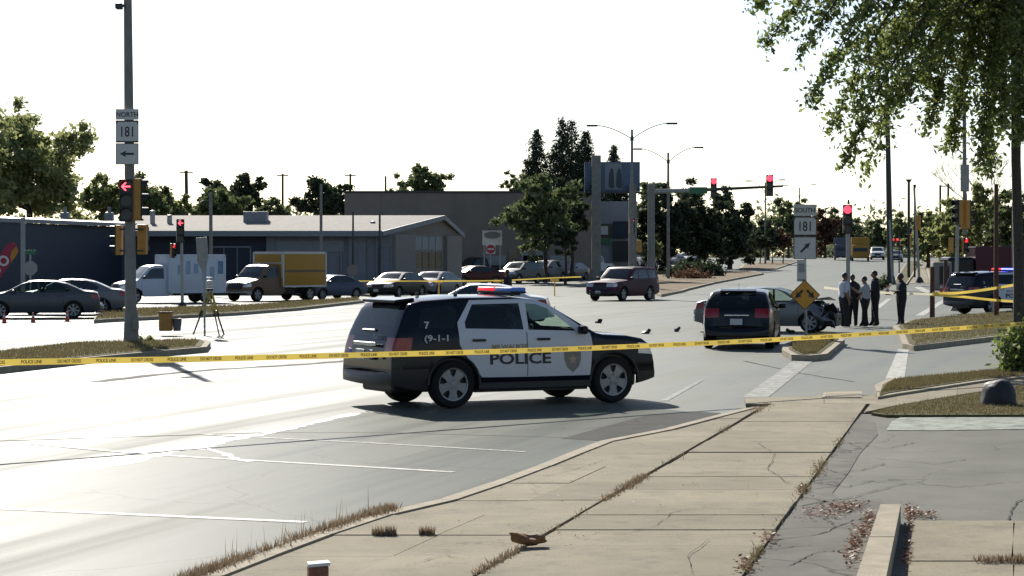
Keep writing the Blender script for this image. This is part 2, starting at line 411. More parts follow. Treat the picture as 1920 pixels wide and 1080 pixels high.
# ---------------------------------------------------------------- near pavement
ZS = 0.06
kerb_px = [(250, 1132), (330, 1100), (400, 1072), (560, 1012), (690, 968), (790, 949), (960, 893), (1120, 829), (1250, 804), (1350, 777), (1400, 765), (1436, 757)]
def kerb_x(y):
    for (xa, ya), (xb, yb) in zip(kerb_px, kerb_px[1:]):
        if yb <= y <= ya: return xa + (xb - xa) * (ya - y) / (ya - yb)
    return kerb_px[-1][0]
def crack_x(y): return 1443 - 1.714 * (y - 757)
def right_x(y): return 1611.6 - 0.7245 * (y - 774.4)
pave = empty('pavement', (0, 0, 0)); pave['kind'] = 'structure'
def slab(name, pts_px, z=ZS, gap=0.004, m=None, parent=pave, dz=0.0):
    pts = inset(gp(pts_px, z), gap * random.choice((.4, .5, .8, 1.4)))
    return ground_poly(name, pts, z + dz, m or M['concrete'], parent, depth=0.14)
ground_poly('slab_bed', gp([(250, 1140), *kerb_px[1:], (1640, 742), (1660, 741), (1853, 712), (2100, 690), (2100, 700), (1660, 770), (1612, 775), (1380, 1100), (1340, 1140)], 0.02), 0.02, M['dirt'], pave)
ws = [757, 773, 790, 808, 827, 848, 870, 893, 917, 941, 966, 993, 1021, 1050, 1082, 1130]
for a, b in zip(ws, ws[1:]):
    slab('slab', [(crack_x(a) + 3, a), (right_x(a), a), (right_x(b), b), (crack_x(b) + 3, b)], dz=random.uniform(-0.006, 0.006))
ts = [766, 785, 806, 828, 851, 875, 906, 938, 966, 1003, 1042, 1082, 1130]
def kerb_in(y): return kerb_x(y) + 0.20 * F * 0.9 / (H * F / (y - HY)) * 1.0
for a, b in zip(ts, ts[1:]):
    if crack_x(a) - kerb_in(a) < 4: continue
    n = 1 if a < 870 else 2
    for k in range(n):
        def xx(y, t): return kerb_in(y) + (crack_x(y) - 5 - kerb_in(y)) * t
        slab('slab', [(xx(a, k / n), a), (xx(a, (k + 1) / n), a), (xx(b, (k + 1) / n), b), (xx(b, k / n), b)], dz=random.uniform(-0.006, 0.006))
for a, b in zip(ts, ts[1:]):
    slab('kerb_stone', [(kerb_x(a), a), (kerb_in(a) - 2, a), (kerb_in(b) - 2, b), (kerb_x(b), b)], gap=0.006, m=M['kerb'], dz=0.012)
# corner and the walk leading off to the right
cs = [(1395, 746), (1470, 744), (1545, 742), (1640, 741)]
for (xa, ya), (xb, yb) in zip(cs, cs[1:]):
    slab('slab', [(xa, ya), (xb, yb), (xb + (0 if xb < 1600 else 4), 757), (max(xa, 1398), 757)])
up = [(1640, 744), (1680, 739), (1740, 730), (1795, 722), (1853, 713), (1920, 707), (1990, 700), (2060, 694)]
lo = [(1622, 772), (1680, 760), (1740, 750), (1795, 741), (1853, 732), (1920, 722), (1990, 712), (2060, 704)]
for i in range(len(up) - 1):
    slab('slab', [up[i], up[i + 1], lo[i + 1], lo[i]], dz=random.uniform(-0.004, 0.004))
# ribbed drain grate at the corner
gr = empty('drain_grate', (0, 0, 0), 0, 'ribbed pale grate let into the street corner pavement', 'grate')
slab('grate_frame', [(1545, 735), (1616, 733), (1616, 745), (1540, 746)], z=ZS + 0.012, m=M['kerb'], parent=gr)
for i in range(12):
    x0 = 1548 + i * 5.6
    slab('rib', [(x0, 736.5), (x0 + 2.6, 736.5), (x0 + 2.0, 744), (x0 - 0.8, 744)], z=ZS + 0.022, gap=0.0, m=M['kerb'], parent=gr)
# ---------------------------------------------------------------- verges, islands and medians
def island(name, px, z, top, kerb=0.16, km=None):
    r = empty(name, (0, 0, 0)); r['kind'] = 'structure'
    pts = gp(px, z)
    ground_poly('kerb', pts, z, km or M['kerb'], r, depth=z + 0.03)
    ground_poly('turf', inset(pts, kerb), z + 0.012, top, r)
    return r, pts
isl_left, IL = island('median_island', [(-260, 680), (0, 657), (133, 642), (240, 640), (330, 637), (386, 636), (395, 641), (388, 650), (330, 655), (240, 663), (167, 670), (0, 688), (-260, 716)], 0.14, M['grass'])
isl_far, IF = island('verge_far', [(176, 600), (200, 598), (440, 586), (560, 577), (684, 563), (672, 558), (600, 562), (440, 573), (230, 579), (180, 583)], 0.13, M['grass'])
island('lot_verge', [(640, 551), (704, 553.5), (712, 549.5), (660, 547)], 0.10, M['dirt'])
med, IM = island('road_median', [(1228, 549), (1240, 552.5), (1290, 541), (1340, 529), (1432, 512), (1404, 508), (1350, 511), (1330, 500), (1235, 502), (1206, 518), (1204, 535)], 0.14, M['dirt'], 0.25)
island('road_median_beyond', [(1385, 504), (1455, 503.5), (1494, 490.5), (1440, 490), (1392, 496)], 0.12, M['dirt'], 0.25)
isl_sign, IS = island('turning_island', [(1466, 655), (1484, 665), (1520, 666), (1551, 663), (1584, 636), (1560, 629), (1505, 632), (1470, 645)], 0.14, M['grass'])
isl_right, IR = island('corner_island', [(1674, 612), (1700, 601), (1769, 593), (1902, 582), (2080, 568), (2080, 606), (1880, 629), (1713, 648), (1692, 644), (1684, 622)], 0.13, M['grass'])
island('road_verge', [(1672, 531), (1700, 532), (1712, 516), (1722, 489.5), (1702, 489), (1690, 505)], 0.12, M['grass'])
ground_poly('side_walk_beyond', gp([(1703, 532), (1742, 531), (1730, 490), (1722, 490), (1714, 514)]), 0.02, M['concrete'])
island('far_corner_verge', [(1744, 533), (1800, 535), (2200, 545), (2200, 489), (1734, 489)], 0.10, M['dirt'])
verge_up = [(1646, 744), (1640, 722), (1662, 711), (1790, 699), (1920, 687), (2060, 676), (2060, 693), (1920, 706), (1853, 712), (1680, 738)]
isl_near, IN = island('street_verge', verge_up, 0.10, M['grass'], 0.14)
verge_lo = [(1634, 774), (1680, 761), (1740, 751), (1795, 742), (1853, 733), (1920, 723), (2060, 705), (2060, 777), (1660, 778)]
LO = gp(verge_lo, 0.07)
ground_poly('lawn', LO, 0.07, M['grass'], depth=0.1)
# ---------------------------------------------------------------- parking lot at the right
ground_poly('parking_lot', gp([(1612, 776), (1700, 779), (2100, 779), (2100, 1140), (1352, 1140), (1400, 1066), (1450, 998)], 0.03), 0.03, M['lot'])
ground_poly('broken_edge', gp([(1606, 785), (1640, 792), (1646, 815), (1612, 850), (1592, 885), (1560, 925), (1585, 940), (1650, 935), (1668, 955), (1640, 1000), (1620, 1060), (1600, 1140), (1360, 1140), (1402, 1064), (1450, 998), (1540, 875)], 0.036), 0.036, M['lot_dark'])
ground_poly('pale_lot_line', gp([(1662, 806), (1672, 790), (1690, 781.5), (2100, 781.5), (2100, 803), (1880, 805), (1745, 807)], 0.038), 0.038, M['paint_green'])
pad = empty('concrete_pad', (0, 0, 0)); pad['kind'] = 'structure'
for ya, yb in ((976, 1051), (1053, 1150)):
    for xa, xb in ((1704, 1900), (1902, 2120)):
        slab('slab', [(xa, ya), (xb, ya), (xb, yb), (xa - 8, yb)], z=0.05, parent=pad)
stop = empty('kerb_beam', (0, 0, 0), 0, 'long pale concrete kerb beam lying beside dead leaves at the lot edge', 'kerb')
for (ya, yb), dx in (((945, 1006), 0), ((1007, 1150), 1)):
    def edge(y): return 1650 - (y - 945) * 0.335, 1690 - (y - 945) * 0.20
    a, b = edge(ya), edge(yb)
    o = ground_poly('beam_block', inset(gp([(a[0], ya), (a[1], ya), (b[1], yb), (b[0], yb)], 0.2), 0.004), 0.2, M['kerb'], stop, depth=0.2)
# ---------------------------------------------------------------- paint and repairs on the road
def ribbon(name, px, width, z, m, parent=None, jit=0.0):
    pts = [Vector(G(*p)) for p in px]
    Lp, Rp = [], []
    for i, p in enumerate(pts):
        d = (pts[min(i + 1, len(pts) - 1)] - pts[max(i - 1, 0)]).normalized(); n = Vector((-d.y, d.x))
        wd = width * (1 + random.uniform(-jit, jit)) / 2
        Lp.append(p + n * wd); Rp.append(p - n * wd)
    mb = MB()
    for i in range(len(pts) - 1):
        mb.poly([(*Lp[i], gz(Lp[i].y) + z), (*Lp[i + 1], gz(Lp[i + 1].y) + z), (*Rp[i + 1], gz(Rp[i + 1].y) + z), (*Rp[i], gz(Rp[i].y) + z)])
    o = mb.build(name, m, parent, doubles=True)
    if o.data.polygons[0].normal.z < 0: o.data.flip_normals()
    if parent is None: o['kind'] = 'structure'
    return o
def crack(px, z, width=0.014, j=2.0, parent=None, m=None):
    """thin irregular open crack lying in a slab or in the lot surface"""
    q = dense(px, 9, j); pts = [Vector(G(a, b, z)) for a, b in q]; mb = MB(); L_, R_ = [], []
    for i, p in enumerate(pts):
        d = (pts[min(i + 1, len(pts) - 1)] - pts[max(i - 1, 0)]); d = d.normalized() if d.length > 1e-6 else Vector((1, 0)); n = Vector((-d.y, d.x)); wd = width * random.uniform(.3, 1.5) / 2
        L_.append(p + n * wd); R_.append(p - n * wd)
    for i in range(len(pts) - 1): mb.poly([(*L_[i], z), (*L_[i + 1], z), (*R_[i + 1], z), (*R_[i], z)])
    o = mb.build('crack', m or M['asphalt_dark'], parent)
    if parent is None: o['kind'] = 'structure'
    return o
def dense(px, n=6, j=0.0):
    out = []
    for (xa, ya), (xb, yb) in zip(px, px[1:]):
        for k in range(n):
            t = k / n; out.append((xa + (xb - xa) * t + random.uniform(-j, j), ya + (yb - ya) * t + random.uniform(-j, j) * 0.35))
    return out + [px[-1]]
def marking(px, z=0.0065, m=None):
    return ground_poly('road_marking', gp(px), z, m or M['paint'])
ground_poly('parking_lane', gp([(-400, 1010)] + dense([(-60, 926), (0, 911), (122, 884), (196, 875), (285, 856), (326, 846), (379, 839), (420, 826), (489, 814), (546, 802), (583, 794), (668, 774), (900, 768), (1120, 766), (1260, 769)], 6, 3.5) + [(1340, 777), (1250, 806), (1120, 830), (960, 894), (790, 951), (690, 970), (560, 1014), (400, 1074), (250, 1134), (-400, 1200)]), 0.0025, M['lane'])
ribbon('parking_line', [(-80, 951), (574, 980)], 0.13, 0.0065, M['paint'])
ribbon('parking_line', [(60, 833), (281, 853), (700, 877), (850, 886)], 0.11, 0.0065, M['paint'])
ribbon('parking_line', [(380, 815), (469, 820), (693, 831), (985, 848)], 0.09, 0.0065, M['paint_worn'])
marking([(1392, 746), (1490, 675), (1527, 675), (1440, 746)], m=M['paint_worn'])
marking([(1660, 711), (1684, 655), (1704, 656), (1696, 709)])
marking([(1238, 752), (1312, 713), (1320, 713), (1252, 752)], m=M['paint_worn'])
marking([(1638, 578), (1664, 560), (1672, 560), (1650, 578)])
marking([(1716, 592), (1776, 557), (1786, 557), (1732, 592)])
marking([(1714, 539), (1726, 537), (1748, 548), (1738, 550)])
ribbon('crack_seal', dense([(-60, 928), (0, 912), (122, 885), (196, 876), (285, 857), (326, 847), (379, 840), (420, 827), (489, 815), (546, 803), (583, 795), (668, 775)], 7, 3.0), 0.16, 0.0045, M['sealant'], jit=0.7)
ribbon('crack_seal', dense([(383, 840), (424, 852), (444, 862), (470, 866)], 5, 1.5), 0.10, 0.0055, M['sealant'], jit=0.6)
ribbon('road_seam', [(-60, 829), (480, 812), (700, 811), (1100, 822)], 0.05, 0.0035, M['asphalt_dark'])
ground_poly('asphalt_patch', gp([(1052, 823), (1122, 827), (1245, 803), (1334, 789), (1352, 775), (1300, 772), (1215, 778)]), 0.0045, M['asphalt_dark'])
ribbon('road_seam', dense([(180, 716), (300, 702), (420, 692), (560, 684), (660, 676)], 5, 1.0), 0.35, 0.004, M['asphalt_dark'], jit=0.4)
ribbon('road_seam', dense([(1395, 677), (1500, 700), (1600, 716)], 5, 0.6), 0.05, 0.004, M['asphalt_dark'], jit=0.4)
for c_ in ([(850, 942), (900, 940), (960, 937), (1010, 938)], [(930, 913), (985, 906)], [(1405, 828), (1500, 827)], [(1020, 893), (1080, 880), (1130, 862)], [(1150, 1000), (1230, 985), (1262, 960), (1330, 950)], [(1480, 905), (1440, 880), (1452, 850), (1420, 830)], [(760, 1060), (830, 1040), (870, 1046)], [(1300, 1075), (1290, 1040), (1330, 1010)]):
    crack(c_, ZS + 0.0095, .007, 2.2, pave)
for c_ in ([(1500, 948), (1580, 935), (1700, 905), (1800, 912), (1930, 900)], [(1640, 858), (1760, 868), (1810, 860)], [(1450, 1012), (1540, 1000), (1600, 975), (1650, 968)], [(1890, 975), (1905, 940), (1960, 920)], [(1560, 885), (1620, 880), (1660, 868)], [(1480, 1060), (1530, 1035), (1590, 1030)], [(1430, 1030), (1520, 1022)], [(1590, 830), (1660, 840), (1720, 828)], [(1530, 905), (1585, 912), (1640, 900)]):
    crack(c_, 0.041, .013, 2.6)
# ---------------------------------------------------------------- ground cover
rng = np.random.default_rng(5)
def in_poly(pts, x, y):
    pts = np.array(pts); inside = np.zeros(len(x), bool); n = len(pts); j = n - 1
    for i in range(n):
        xi, yi = pts[i]; xj, yj = pts[j]
        c = ((yi > y) != (yj > y)) & (x < (xj - xi) * (y - yi) / (yj - yi + 1e-12) + xi)
        inside ^= c; j = i
    return inside
def blades(name, label, pos, hgt, wid, m, lean=0.5, cat='grass', kind='stuff'):
    """pos (n,3) roots -> thin triangles"""
    n = len(pos); a = rng.uniform(0, 2 * np.pi, n); h = hgt * rng.uniform(0.45, 1.2, n)
    la = rng.uniform(0, 2 * np.pi, n); ln = lean * h * rng.uniform(0, 1, n)
    dx = np.stack([np.cos(a), np.sin(a), 0 * a], 1) * (wid * rng.uniform(0.6, 1.3, n))[:, None] / 2
    tip = pos + np.stack([np.cos(la) * ln, np.sin(la) * ln, h], 1)
    V = np.stack([pos - dx, pos + dx, tip], 1).reshape(-1, 3)
    o = np_mesh(name, V, 3, m); tag(o, label, cat, None, kind); return o
def scatter(pts, n, z):
    p = np.array(pts); lo, hi = p.min(0), p.max(0); k = 0; out = []
    while k < n:
        x = rng.uniform(lo[0], hi[0], n); y = rng.uniform(lo[1], hi[1], n)
        s = in_poly(pts, x, y); out.append(np.stack([x[s], y[s], np.full(s.sum(), z)], 1)); k += s.sum()
    return np.concatenate(out)[:n]
blades('grass', 'short dry olive grass on the strip between street and walk', scatter(inset([p for p in IN], 0.2), 16000, 0.11), 0.05, 0.012, M['blade'])
blades('grass', 'dry lawn grass around the dark dome', scatter(LO, 14000, 0.07), 0.045, 0.012, M['blade'])
blades('grass', 'olive grass on the island behind the long yellow tape at right', scatter(inset(IR, 0.3), 22000, 0.14), 0.07, 0.02, M['blade'])
blades('grass', 'olive grass on the left median island', scatter([p for p in inset(IL, 0.3)], 16000, 0.15), 0.07, 0.02, M['blade'])
blades('grass', 'tufty grass at the foot of the yellow double arrow sign', scatter(inset(IS, 0.25), 5000, 0.15), 0.12, 0.02, M['blade'])
blades('grass', 'thin grass strip in front of the trucks', scatter(inset(IF, 0.3), 14000, 0.14), 0.09, 0.03, M['blade'])
def along(px, n, spread, z, clump=0.0):
    t = rng.uniform(0, len(px) - 1.001, n); i = t.astype(int); f = t - i
    p = np.array(px, float); q = p[i] + (p[i + 1] - p[i]) * f[:, None]
    q += rng.normal(0, 1, q.shape) * np.array(spread)
    return np.array([(*G(a, b, z), z) for a, b in q])
blades('weeds', 'tall dry brown weeds growing along the near kerb', np.concatenate([along([(330, 1098), (400, 1072), (560, 1013), (690, 970), (738, 957)], 2300, (8, 2.6), 0.05), along([(350, 1092), (400, 1072), (470, 1046)], 700, (9, 3), 0.05), along([(600, 1000), (690, 970), (742, 956)], 700, (8, 3), 0.05)]), 0.075, 0.010, M['weed'], 0.7, 'weeds')
blades('weeds', 'sparse tall dry stalks rising from the near kerb', along([(400, 1072), (560, 1013), (690, 970)], 26, (12, 3), 0.05), 0.26, 0.010, M['weed'], 0.15, 'weeds')
blades('weeds', 'two small brown weed tufts in a pavement joint', np.concatenate([along([(700, 1003), (742, 1003)], 260, (2, 0.6), 0.06), along([(786, 1002), (812, 1002)], 150, (2, 0.6), 0.06)]), 0.075, 0.01, M['weed'], 0.5, 'weeds')
blades('weeds', 'weeds sprouting from the long pavement crack', np.concatenate([along([(crack_x(y0), y0), (crack_x(y1), y1)], n, (6, 1.5), 0.055) for y0, y1, n in ((893, 915, 420), (915, 940, 130), (1028, 1078, 260), (757, 775, 160), (800, 812, 70), (850, 1078, 160))]), 0.045, 0.012, M['weed'], 1.2, 'weeds')
blades('weeds', 'weeds along the joint between pavement and parking lot', np.concatenate([along([(right_x(y0), y0), (right_x(y1), y1)], n, (5, 1.2), 0.04) for y0, y1, n in ((778, 1075, 260), (825, 842, 120), (868, 895, 200), (912, 925, 160), (1030, 1075, 200))]), 0.05, 0.012, M['blade'], 1.1, 'weeds')
def leaves_flat(name, label, spots, n, z, size=0.02):
    """spots: (px, py, spread x, spread y) drifts of fallen leaves"""
    k = np.array(spots, float); i = rng.integers(0, len(k), n); q = k[i, :2] + rng.normal(0, 1, (n, 2)) * k[i, 2:]
    lo = np.array([(*G(a_, b_, z), z) for a_, b_ in q]); a = rng.uniform(0, 2 * np.pi, n); s = size * rng.uniform(0.4, 1.3, n)
    u = np.stack([np.cos(a), np.sin(a), rng.uniform(-0.3, 0.5, n)], 1) * s[:, None]; v = np.stack([-np.sin(a), np.cos(a), rng.uniform(-0.3, 0.6, n)], 1) * s[:, None] * 0.6
    c = lo + np.array([0, 0, 1]) * (np.abs(u[:, 2:]) + np.abs(v[:, 2:]) + rng.uniform(0, 0.012, (n, 1)))
    o = np_mesh(name, np.stack([c - u, c - v, c + u, c + v], 1).reshape(-1, 3), 4, M['dead_leaf']); tag(o, label, 'leaves', None, 'stuff')
leaves_flat('dead_leaves', 'dead brown leaves piled left of the kerb beam', [(1630, 975, 7, 10), (1618, 995, 7, 9), (1604, 1018, 7, 8), (1596, 1040, 8, 14)], 620, 0.04)
leaves_flat('dead_leaves', 'dead brown leaves scattered on the broken asphalt', [(1560, 951, 18, 4), (1585, 953, 14, 4), (1600, 948, 12, 6), (1540, 965, 20, 6)], 480, 0.045)
leaves_flat('dead_leaves', 'dead brown leaves right of the kerb beam tip', [(1704, 960, 7, 5), (1730, 966, 14, 4), (1705, 985, 4, 12), (1700, 1035, 5, 14)], 600, 0.05)
leaves_flat('dead_leaves', 'stray dead leaves along the lot edge joint', [(1505, 920, 8, 6), (1440, 1008, 10, 8), (1400, 1060, 14, 8), (1535, 880, 8, 6)], 260, 0.06)
blades('weeds', 'dry brown weeds in the concrete pad joint at lower right', along([(1835, 1052), (1925, 1051)], 420, (8, 1.5), 0.06), 0.05, 0.01, M['weed'], 0.8, 'weeds')
leaves_flat('litter_bits', 'small scattered twigs and leaf bits on the near pavement', [(1200, 920, 170, 60), (1000, 1000, 150, 40), (1420, 900, 60, 60)], 190, 0.066, 0.010)
# ================================================================== VEHICLES
def lerp_list(tbl, x):
    if x <= tbl[0][0]: return tbl[0][1]
    for (a, va), (b, vb) in zip(tbl, tbl[1:]):
        if x <= b: return va + (vb - va) * (x - a) / (b - a)
    return tbl[-1][1]
class Body:
    """lofted car shell: +X forward, Y left; columns run from sill or wheel arch over the roof"""
    def __init__(s, top, W, belt, xf, xr, Rw, arch, sill=0.27, tumble=0.17, nose=0.17, tail=0.10, step=0.07, crown=0.035, cr=0.09, bulge=0.16, vmax=0.0, zroof=None):
        s.top, s.W, s.belt, s.xf, s.xr, s.Rw = top, W, belt, xf, xr, Rw
        s.x0, s.x1 = top[0][0], top[-1][0]; s.zr = zroof or max(z for _, z in top); s.tumble = tumble; s.nose, s.tail = nose, tail
        xs = set()
        n = int((s.x1 - s.x0) / step)
        for i in range(n + 1): xs.add(round(s.x0 + (s.x1 - s.x0) * i / n, 4))
        for a, b in zip(top, top[1:]):
            k = max(1, int(abs(b[1] - a[1]) / 0.07))
            for i in range(k + 1): xs.add(round(a[0] + (b[0] - a[0]) * i / k, 4))
        for xc in (xf, xr):
            for i in range(15): xs.add(round(xc - arch * math.cos(math.pi * i / 14), 4))
        xs = sorted(x for x in xs if s.x0 <= x <= s.x1); ys = [xs[0]]
        keep = {round(xf - arch, 4), round(xf + arch, 4), round(xr - arch, 4), round(xr + arch, 4), xs[-1]}
        for x in xs[1:]:
            if x - ys[-1] > 0.011 or x in keep: ys.append(x)
        bm = bmesh.new(); rings = []; NS, NA, NT = 12, 4, 6
        for x in ys:
            t = (x - s.x0) / (s.x1 - s.x0)
            zl = sill + 0.10 * max(0, (abs(2 * t - 1) - 0.78) / 0.22) ** 1.5
            for xc in (xf, xr):
                if abs(x - xc) < arch: zl = max(zl, Rw + math.sqrt(max(0, arch * arch - (x - xc) ** 2)) * 1.0)
            zt = lerp_list(top, x); c = min(crown, 0.3 * (zt - zl)); ze = zt - c; r = min(cr, 0.35 * (ze - zl))
            zb = min(s.bz(x), zl + 0.72 * (ze - r - zl)); ring = []
            for i in range(NS):
                z = zl + (zb - zl) * i / 7 if i <= 7 else zb + (ze - r - zb) * (i - 7) / (NS - 8)
                ring.append((s.hw(x, z), z))
            wy = s.hw(x, ze - r)
            for i in range(1, NA + 1):
                a = math.pi / 2 * i / NA; ring.append((wy - r + r * math.cos(a), ze - r + r * math.sin(a)))
            for i in range(1, NT + 1):
                y = (wy - r) * (1 - i / NT); ring.append((y, ze + c * (1 - (y / (wy - r)) ** 2)))
            rings.append([(bm.verts.new((x, y, z)), bm.verts.new((x, -y, z)) if y > 1e-6 else None) for y, z in ring])
        for a, b in zip(rings, rings[1:]):
            for j in range(len(a) - 1):
                bm.faces.new((a[j][0], b[j][0], b[j + 1][0], a[j + 1][0]))
                l = lambda p: p[1] or p[0]
                bm.faces.new((l(a[j]), l(a[j + 1]), l(b[j + 1]), l(b[j])))
        for ring, sg in ((rings[0], -1), (rings[-1], 1)):       # rounded nose and tail
            side = ring[:NS + NA]; zl, ze = side[0][0].co.z, side[-1][0].co.z; rows = []
            ytop = [p[0].co.y for p in ring[NS + NA - 1:]]; fr = [y / ytop[0] for y in ytop]; fr = fr + [-f for f in fr[-2::-1]]
            for p in side:
                y, z = p[0].co.y, p[0].co.z; v = (z - zl) / (ze - zl + 1e-9); row = []
                for f in fr:
                    if f == fr[0]: row.append(p[0])
                    elif f == fr[-1]: row.append(p[1])
                    else:
                        zz = z
                        row.append(bm.verts.new((p[0].co.x + sg * bulge * (1 - v ** 4) * max(0.0, 1 - f * f) ** 0.8, y * f, zz)))
                rows.append(row)
            for a, b in zip(rows, rows[1:]):
                for j in range(len(a) - 1): bm.faces.new((a[j], a[j + 1], b[j + 1], b[j]))
        bmesh.ops.remove_doubles(bm, verts=bm.verts, dist=0.002)
        bmesh.ops.recalc_face_normals(bm, faces=bm.faces)
        s.bm = bm
    def bz(s, x): return s.belt if isinstance(s.belt, float) else lerp_list(s.belt, x)
    def hw(s, x, z):
        zb = s.bz(x); v = 1.0
        if z < 0.62: v = 1 - 0.06 * ((0.62 - z) / 0.4) ** 2
        elif z < zb: v = 1 - 0.025 * (z - 0.62) / max(zb - 0.62, 0.05)
        else: v = 0.965 - s.tumble * ((z - zb) / max(s.zr - zb, 0.2)) ** 1.15
        xa = s.xf - 0.1; xb = s.xr + 0.1; p = 1.0
        if x > xa: p = 1 - s.nose * ((x - xa) / (s.x1 - xa)) ** 2.4
        if x < xb: p = 1 - s.tail * ((xb - x) / (xb - s.x0)) ** 2.6
        return s.W / 2 * v * p
    def cut(s, polys, both=True):
        """polys: list of (view, convex polygon, pred(face normal, centre)); -> bmesh holding the faces cut out"""
        bm = s.bm; got = []
        for view, pts, pred in polys:
            n = len(pts); ar = sum(pts[i][0] * pts[(i + 1) % n][1] - pts[(i + 1) % n][0] * pts[i][1] for i in range(n)); sg = 1 if ar > 0 else -1
            lo = (min(p[0] for p in pts) - .01, min(p[1] for p in pts) - .01); hi = (max(p[0] for p in pts) + .01, max(p[1] for p in pts) + .01)
            uv = (lambda c: (c.x, c.z)) if view == 'side' else ((lambda c: (c.y, c.z)) if view == 'end' else (lambda c: (c.x, c.y)))
            hp = []
            for i in range(n):
                (ax, ay), (bx, by) = pts[i], pts[(i + 1) % n]; nx, ny = -(by - ay) * sg, (bx - ax) * sg
                hp.append((ax, ay, nx, ny))
            fs = []
            for f in bm.faces:
                us = [uv(v.co) for v in f.verts]
                if max(u[0] for u in us) < lo[0] or min(u[0] for u in us) > hi[0] or max(u[1] for u in us) < lo[1] or min(u[1] for u in us) > hi[1]: continue
                if pred(f.normal, f.calc_center_median()): fs.append(f)
            for ax, ay, nx, ny in hp:
                co = {'side': (ax, 0, ay), 'end': (0, ax, ay), 'top': (ax, ay, 0)}[view]; no = {'side': (nx, 0, ny), 'end': (0, nx, ny), 'top': (nx, ny, 0)}[view]
                geo = list({e for f in fs for e in f.edges}) + list({v for f in fs for v in f.verts}) + fs
                res = bmesh.ops.bisect_plane(bm, geom=geo, plane_co=co, plane_no=no, dist=0.0005)
                fs = list({f for f in res['geom'] if isinstance(f, bmesh.types.BMFace) and f.is_valid} | {f for f in fs if f.is_valid})
            for f in fs:
                f.normal_update(); c = f.calc_center_median(); u = uv(c)
                if pred(f.normal, c) and all((u[0] - a) * nx + (u[1] - b) * ny > -1e-5 for a, b, nx, ny in hp): got.append(f)
        got = list(dict.fromkeys(got))
        nb = bmesh.new(); vm = {}
        for f in got:
            for v in f.verts:
                if v not in vm: vm[v] = nb.verts.new(v.co)
            try: nb.faces.new([vm[v] for v in f.verts])
            except ValueError: pass
        bmesh.ops.delete(bm, geom=got, context='FACES')
        return nb
def put(bm, name, m, parent, smooth=True, thick=0.0, fn=None):
    if fn:
        for v in bm.verts: v.co = fn(v.co)
    me = bpy.data.meshes.new(name); bm.to_mesh(me); bm.free()
    if smooth:
        me.polygons.foreach_set('use_smooth', [True] * len(me.polygons))
        try: me.set_sharp_from_angle(angle=R(32))
        except Exception: pass
    return link(name, me, m, parent)
LEFT = lambda n, c: n.y > 0.3 and c.y > 0
RIGHT = lambda n, c: n.y < -0.3 and c.y < 0
WHEELS = {}
def wheel_meshes(Rw, wd, spokes=5):
    k = (Rw, wd, spokes)
    if k in WHEELS: return WHEELS[k]
    mb = MB(); rt = Rw * 0.69
    mb.lathe([(rt, -wd / 2 + .01), (Rw * .9, -wd / 2), (Rw * .97, -wd / 2 + .02), (Rw, -wd / 4), (Rw, wd / 4), (Rw * .97, wd / 2 - .02), (Rw * .9, wd / 2), (rt, wd / 2 - .01)], n=36, closed=True)
    ty = mb.build('tyre', M['tyre'], None, smooth=35)
    mb = MB(); mb.lathe([(0.001, wd * .12), (rt * 1.0, wd * .12), (rt * 1.01, wd * .40)], n=30, caps=False)
    rec = mb.build('rim_well', M['rim_dark'], None, smooth=35)
    mb = MB(); z = wd * .34
    mb.lathe([(rt * .89, z - .02), (rt * .91, z + .012), (rt * 1.01, z + .016), (rt * 1.02, z - .03)], n=36, closed=True)
    mb.lathe([(0.001, z + .012), (rt * .2, z + .01), (rt * .27, z - .012), (rt * .27, z - .05)], n=18)
    for i in range(spokes):
        a = 2 * math.pi * i / spokes + math.pi / 2 + math.pi / spokes; q = Matrix.Rotation(a, 4, 'Z'); wr = rt * (0.27 if spokes < 7 else 0.12)
        pts = [(rt * .18, -wr * 1.0), (rt * .55, -wr * 0.85), (rt * .95, -wr * 1.35), (rt * .95, wr * 1.35), (rt * .55, wr * 0.85), (rt * .18, wr * 1.0)]
        mb.prism([q @ Vector((x, y, z - .03)) for x, y in pts], (0, 0, .035))
    rim = mb.build('rim', M['rim'], None, smooth=30)
    r = [o.data for o in (ty, rec, rim)]
    for o in (ty, rec, rim): bpy.data.objects.remove(o)
    WHEELS[k] = r; return r
def add_wheels(root, B, wd=0.23, inset_=0.0, spokes=5):
    ms = wheel_meshes(B.Rw, wd, spokes)
    for x in (B.xf, B.xr):
        for s in (1, -1):
            t = link('wheel', ms[0], M['tyre'], root); t.location = (x, s * (B.W / 2 - wd / 2 - 0.015 - inset_), B.Rw)
            t.rotation_euler = (R(-90) if s > 0 else R(90), 0, 0)
            link('rim_well', ms[1], M['rim_dark'], t); link('rim', ms[2], M['rim'], t)
def underbody(root, B, z0=0.2, z1=0.62):
    mb = MB(); mb.box(((B.x0 + B.x1) / 2, 0, (z0 + z1) / 2), (B.x1 - B.x0 - 0.35, B.W * 0.58, z1 - z0), bev=0.05)
    for x in (B.xf, B.xr): mb.box((x, 0, 0.62), (0.78, B.W * 0.9, 0.3))
    mb.box(((B.xf + B.xr) / 2, 0, 0.33), (B.xf - B.xr - 2.3 * B.Rw, B.W * 0.86, 0.2))
    return mb.build('underbody', M['black'], root)
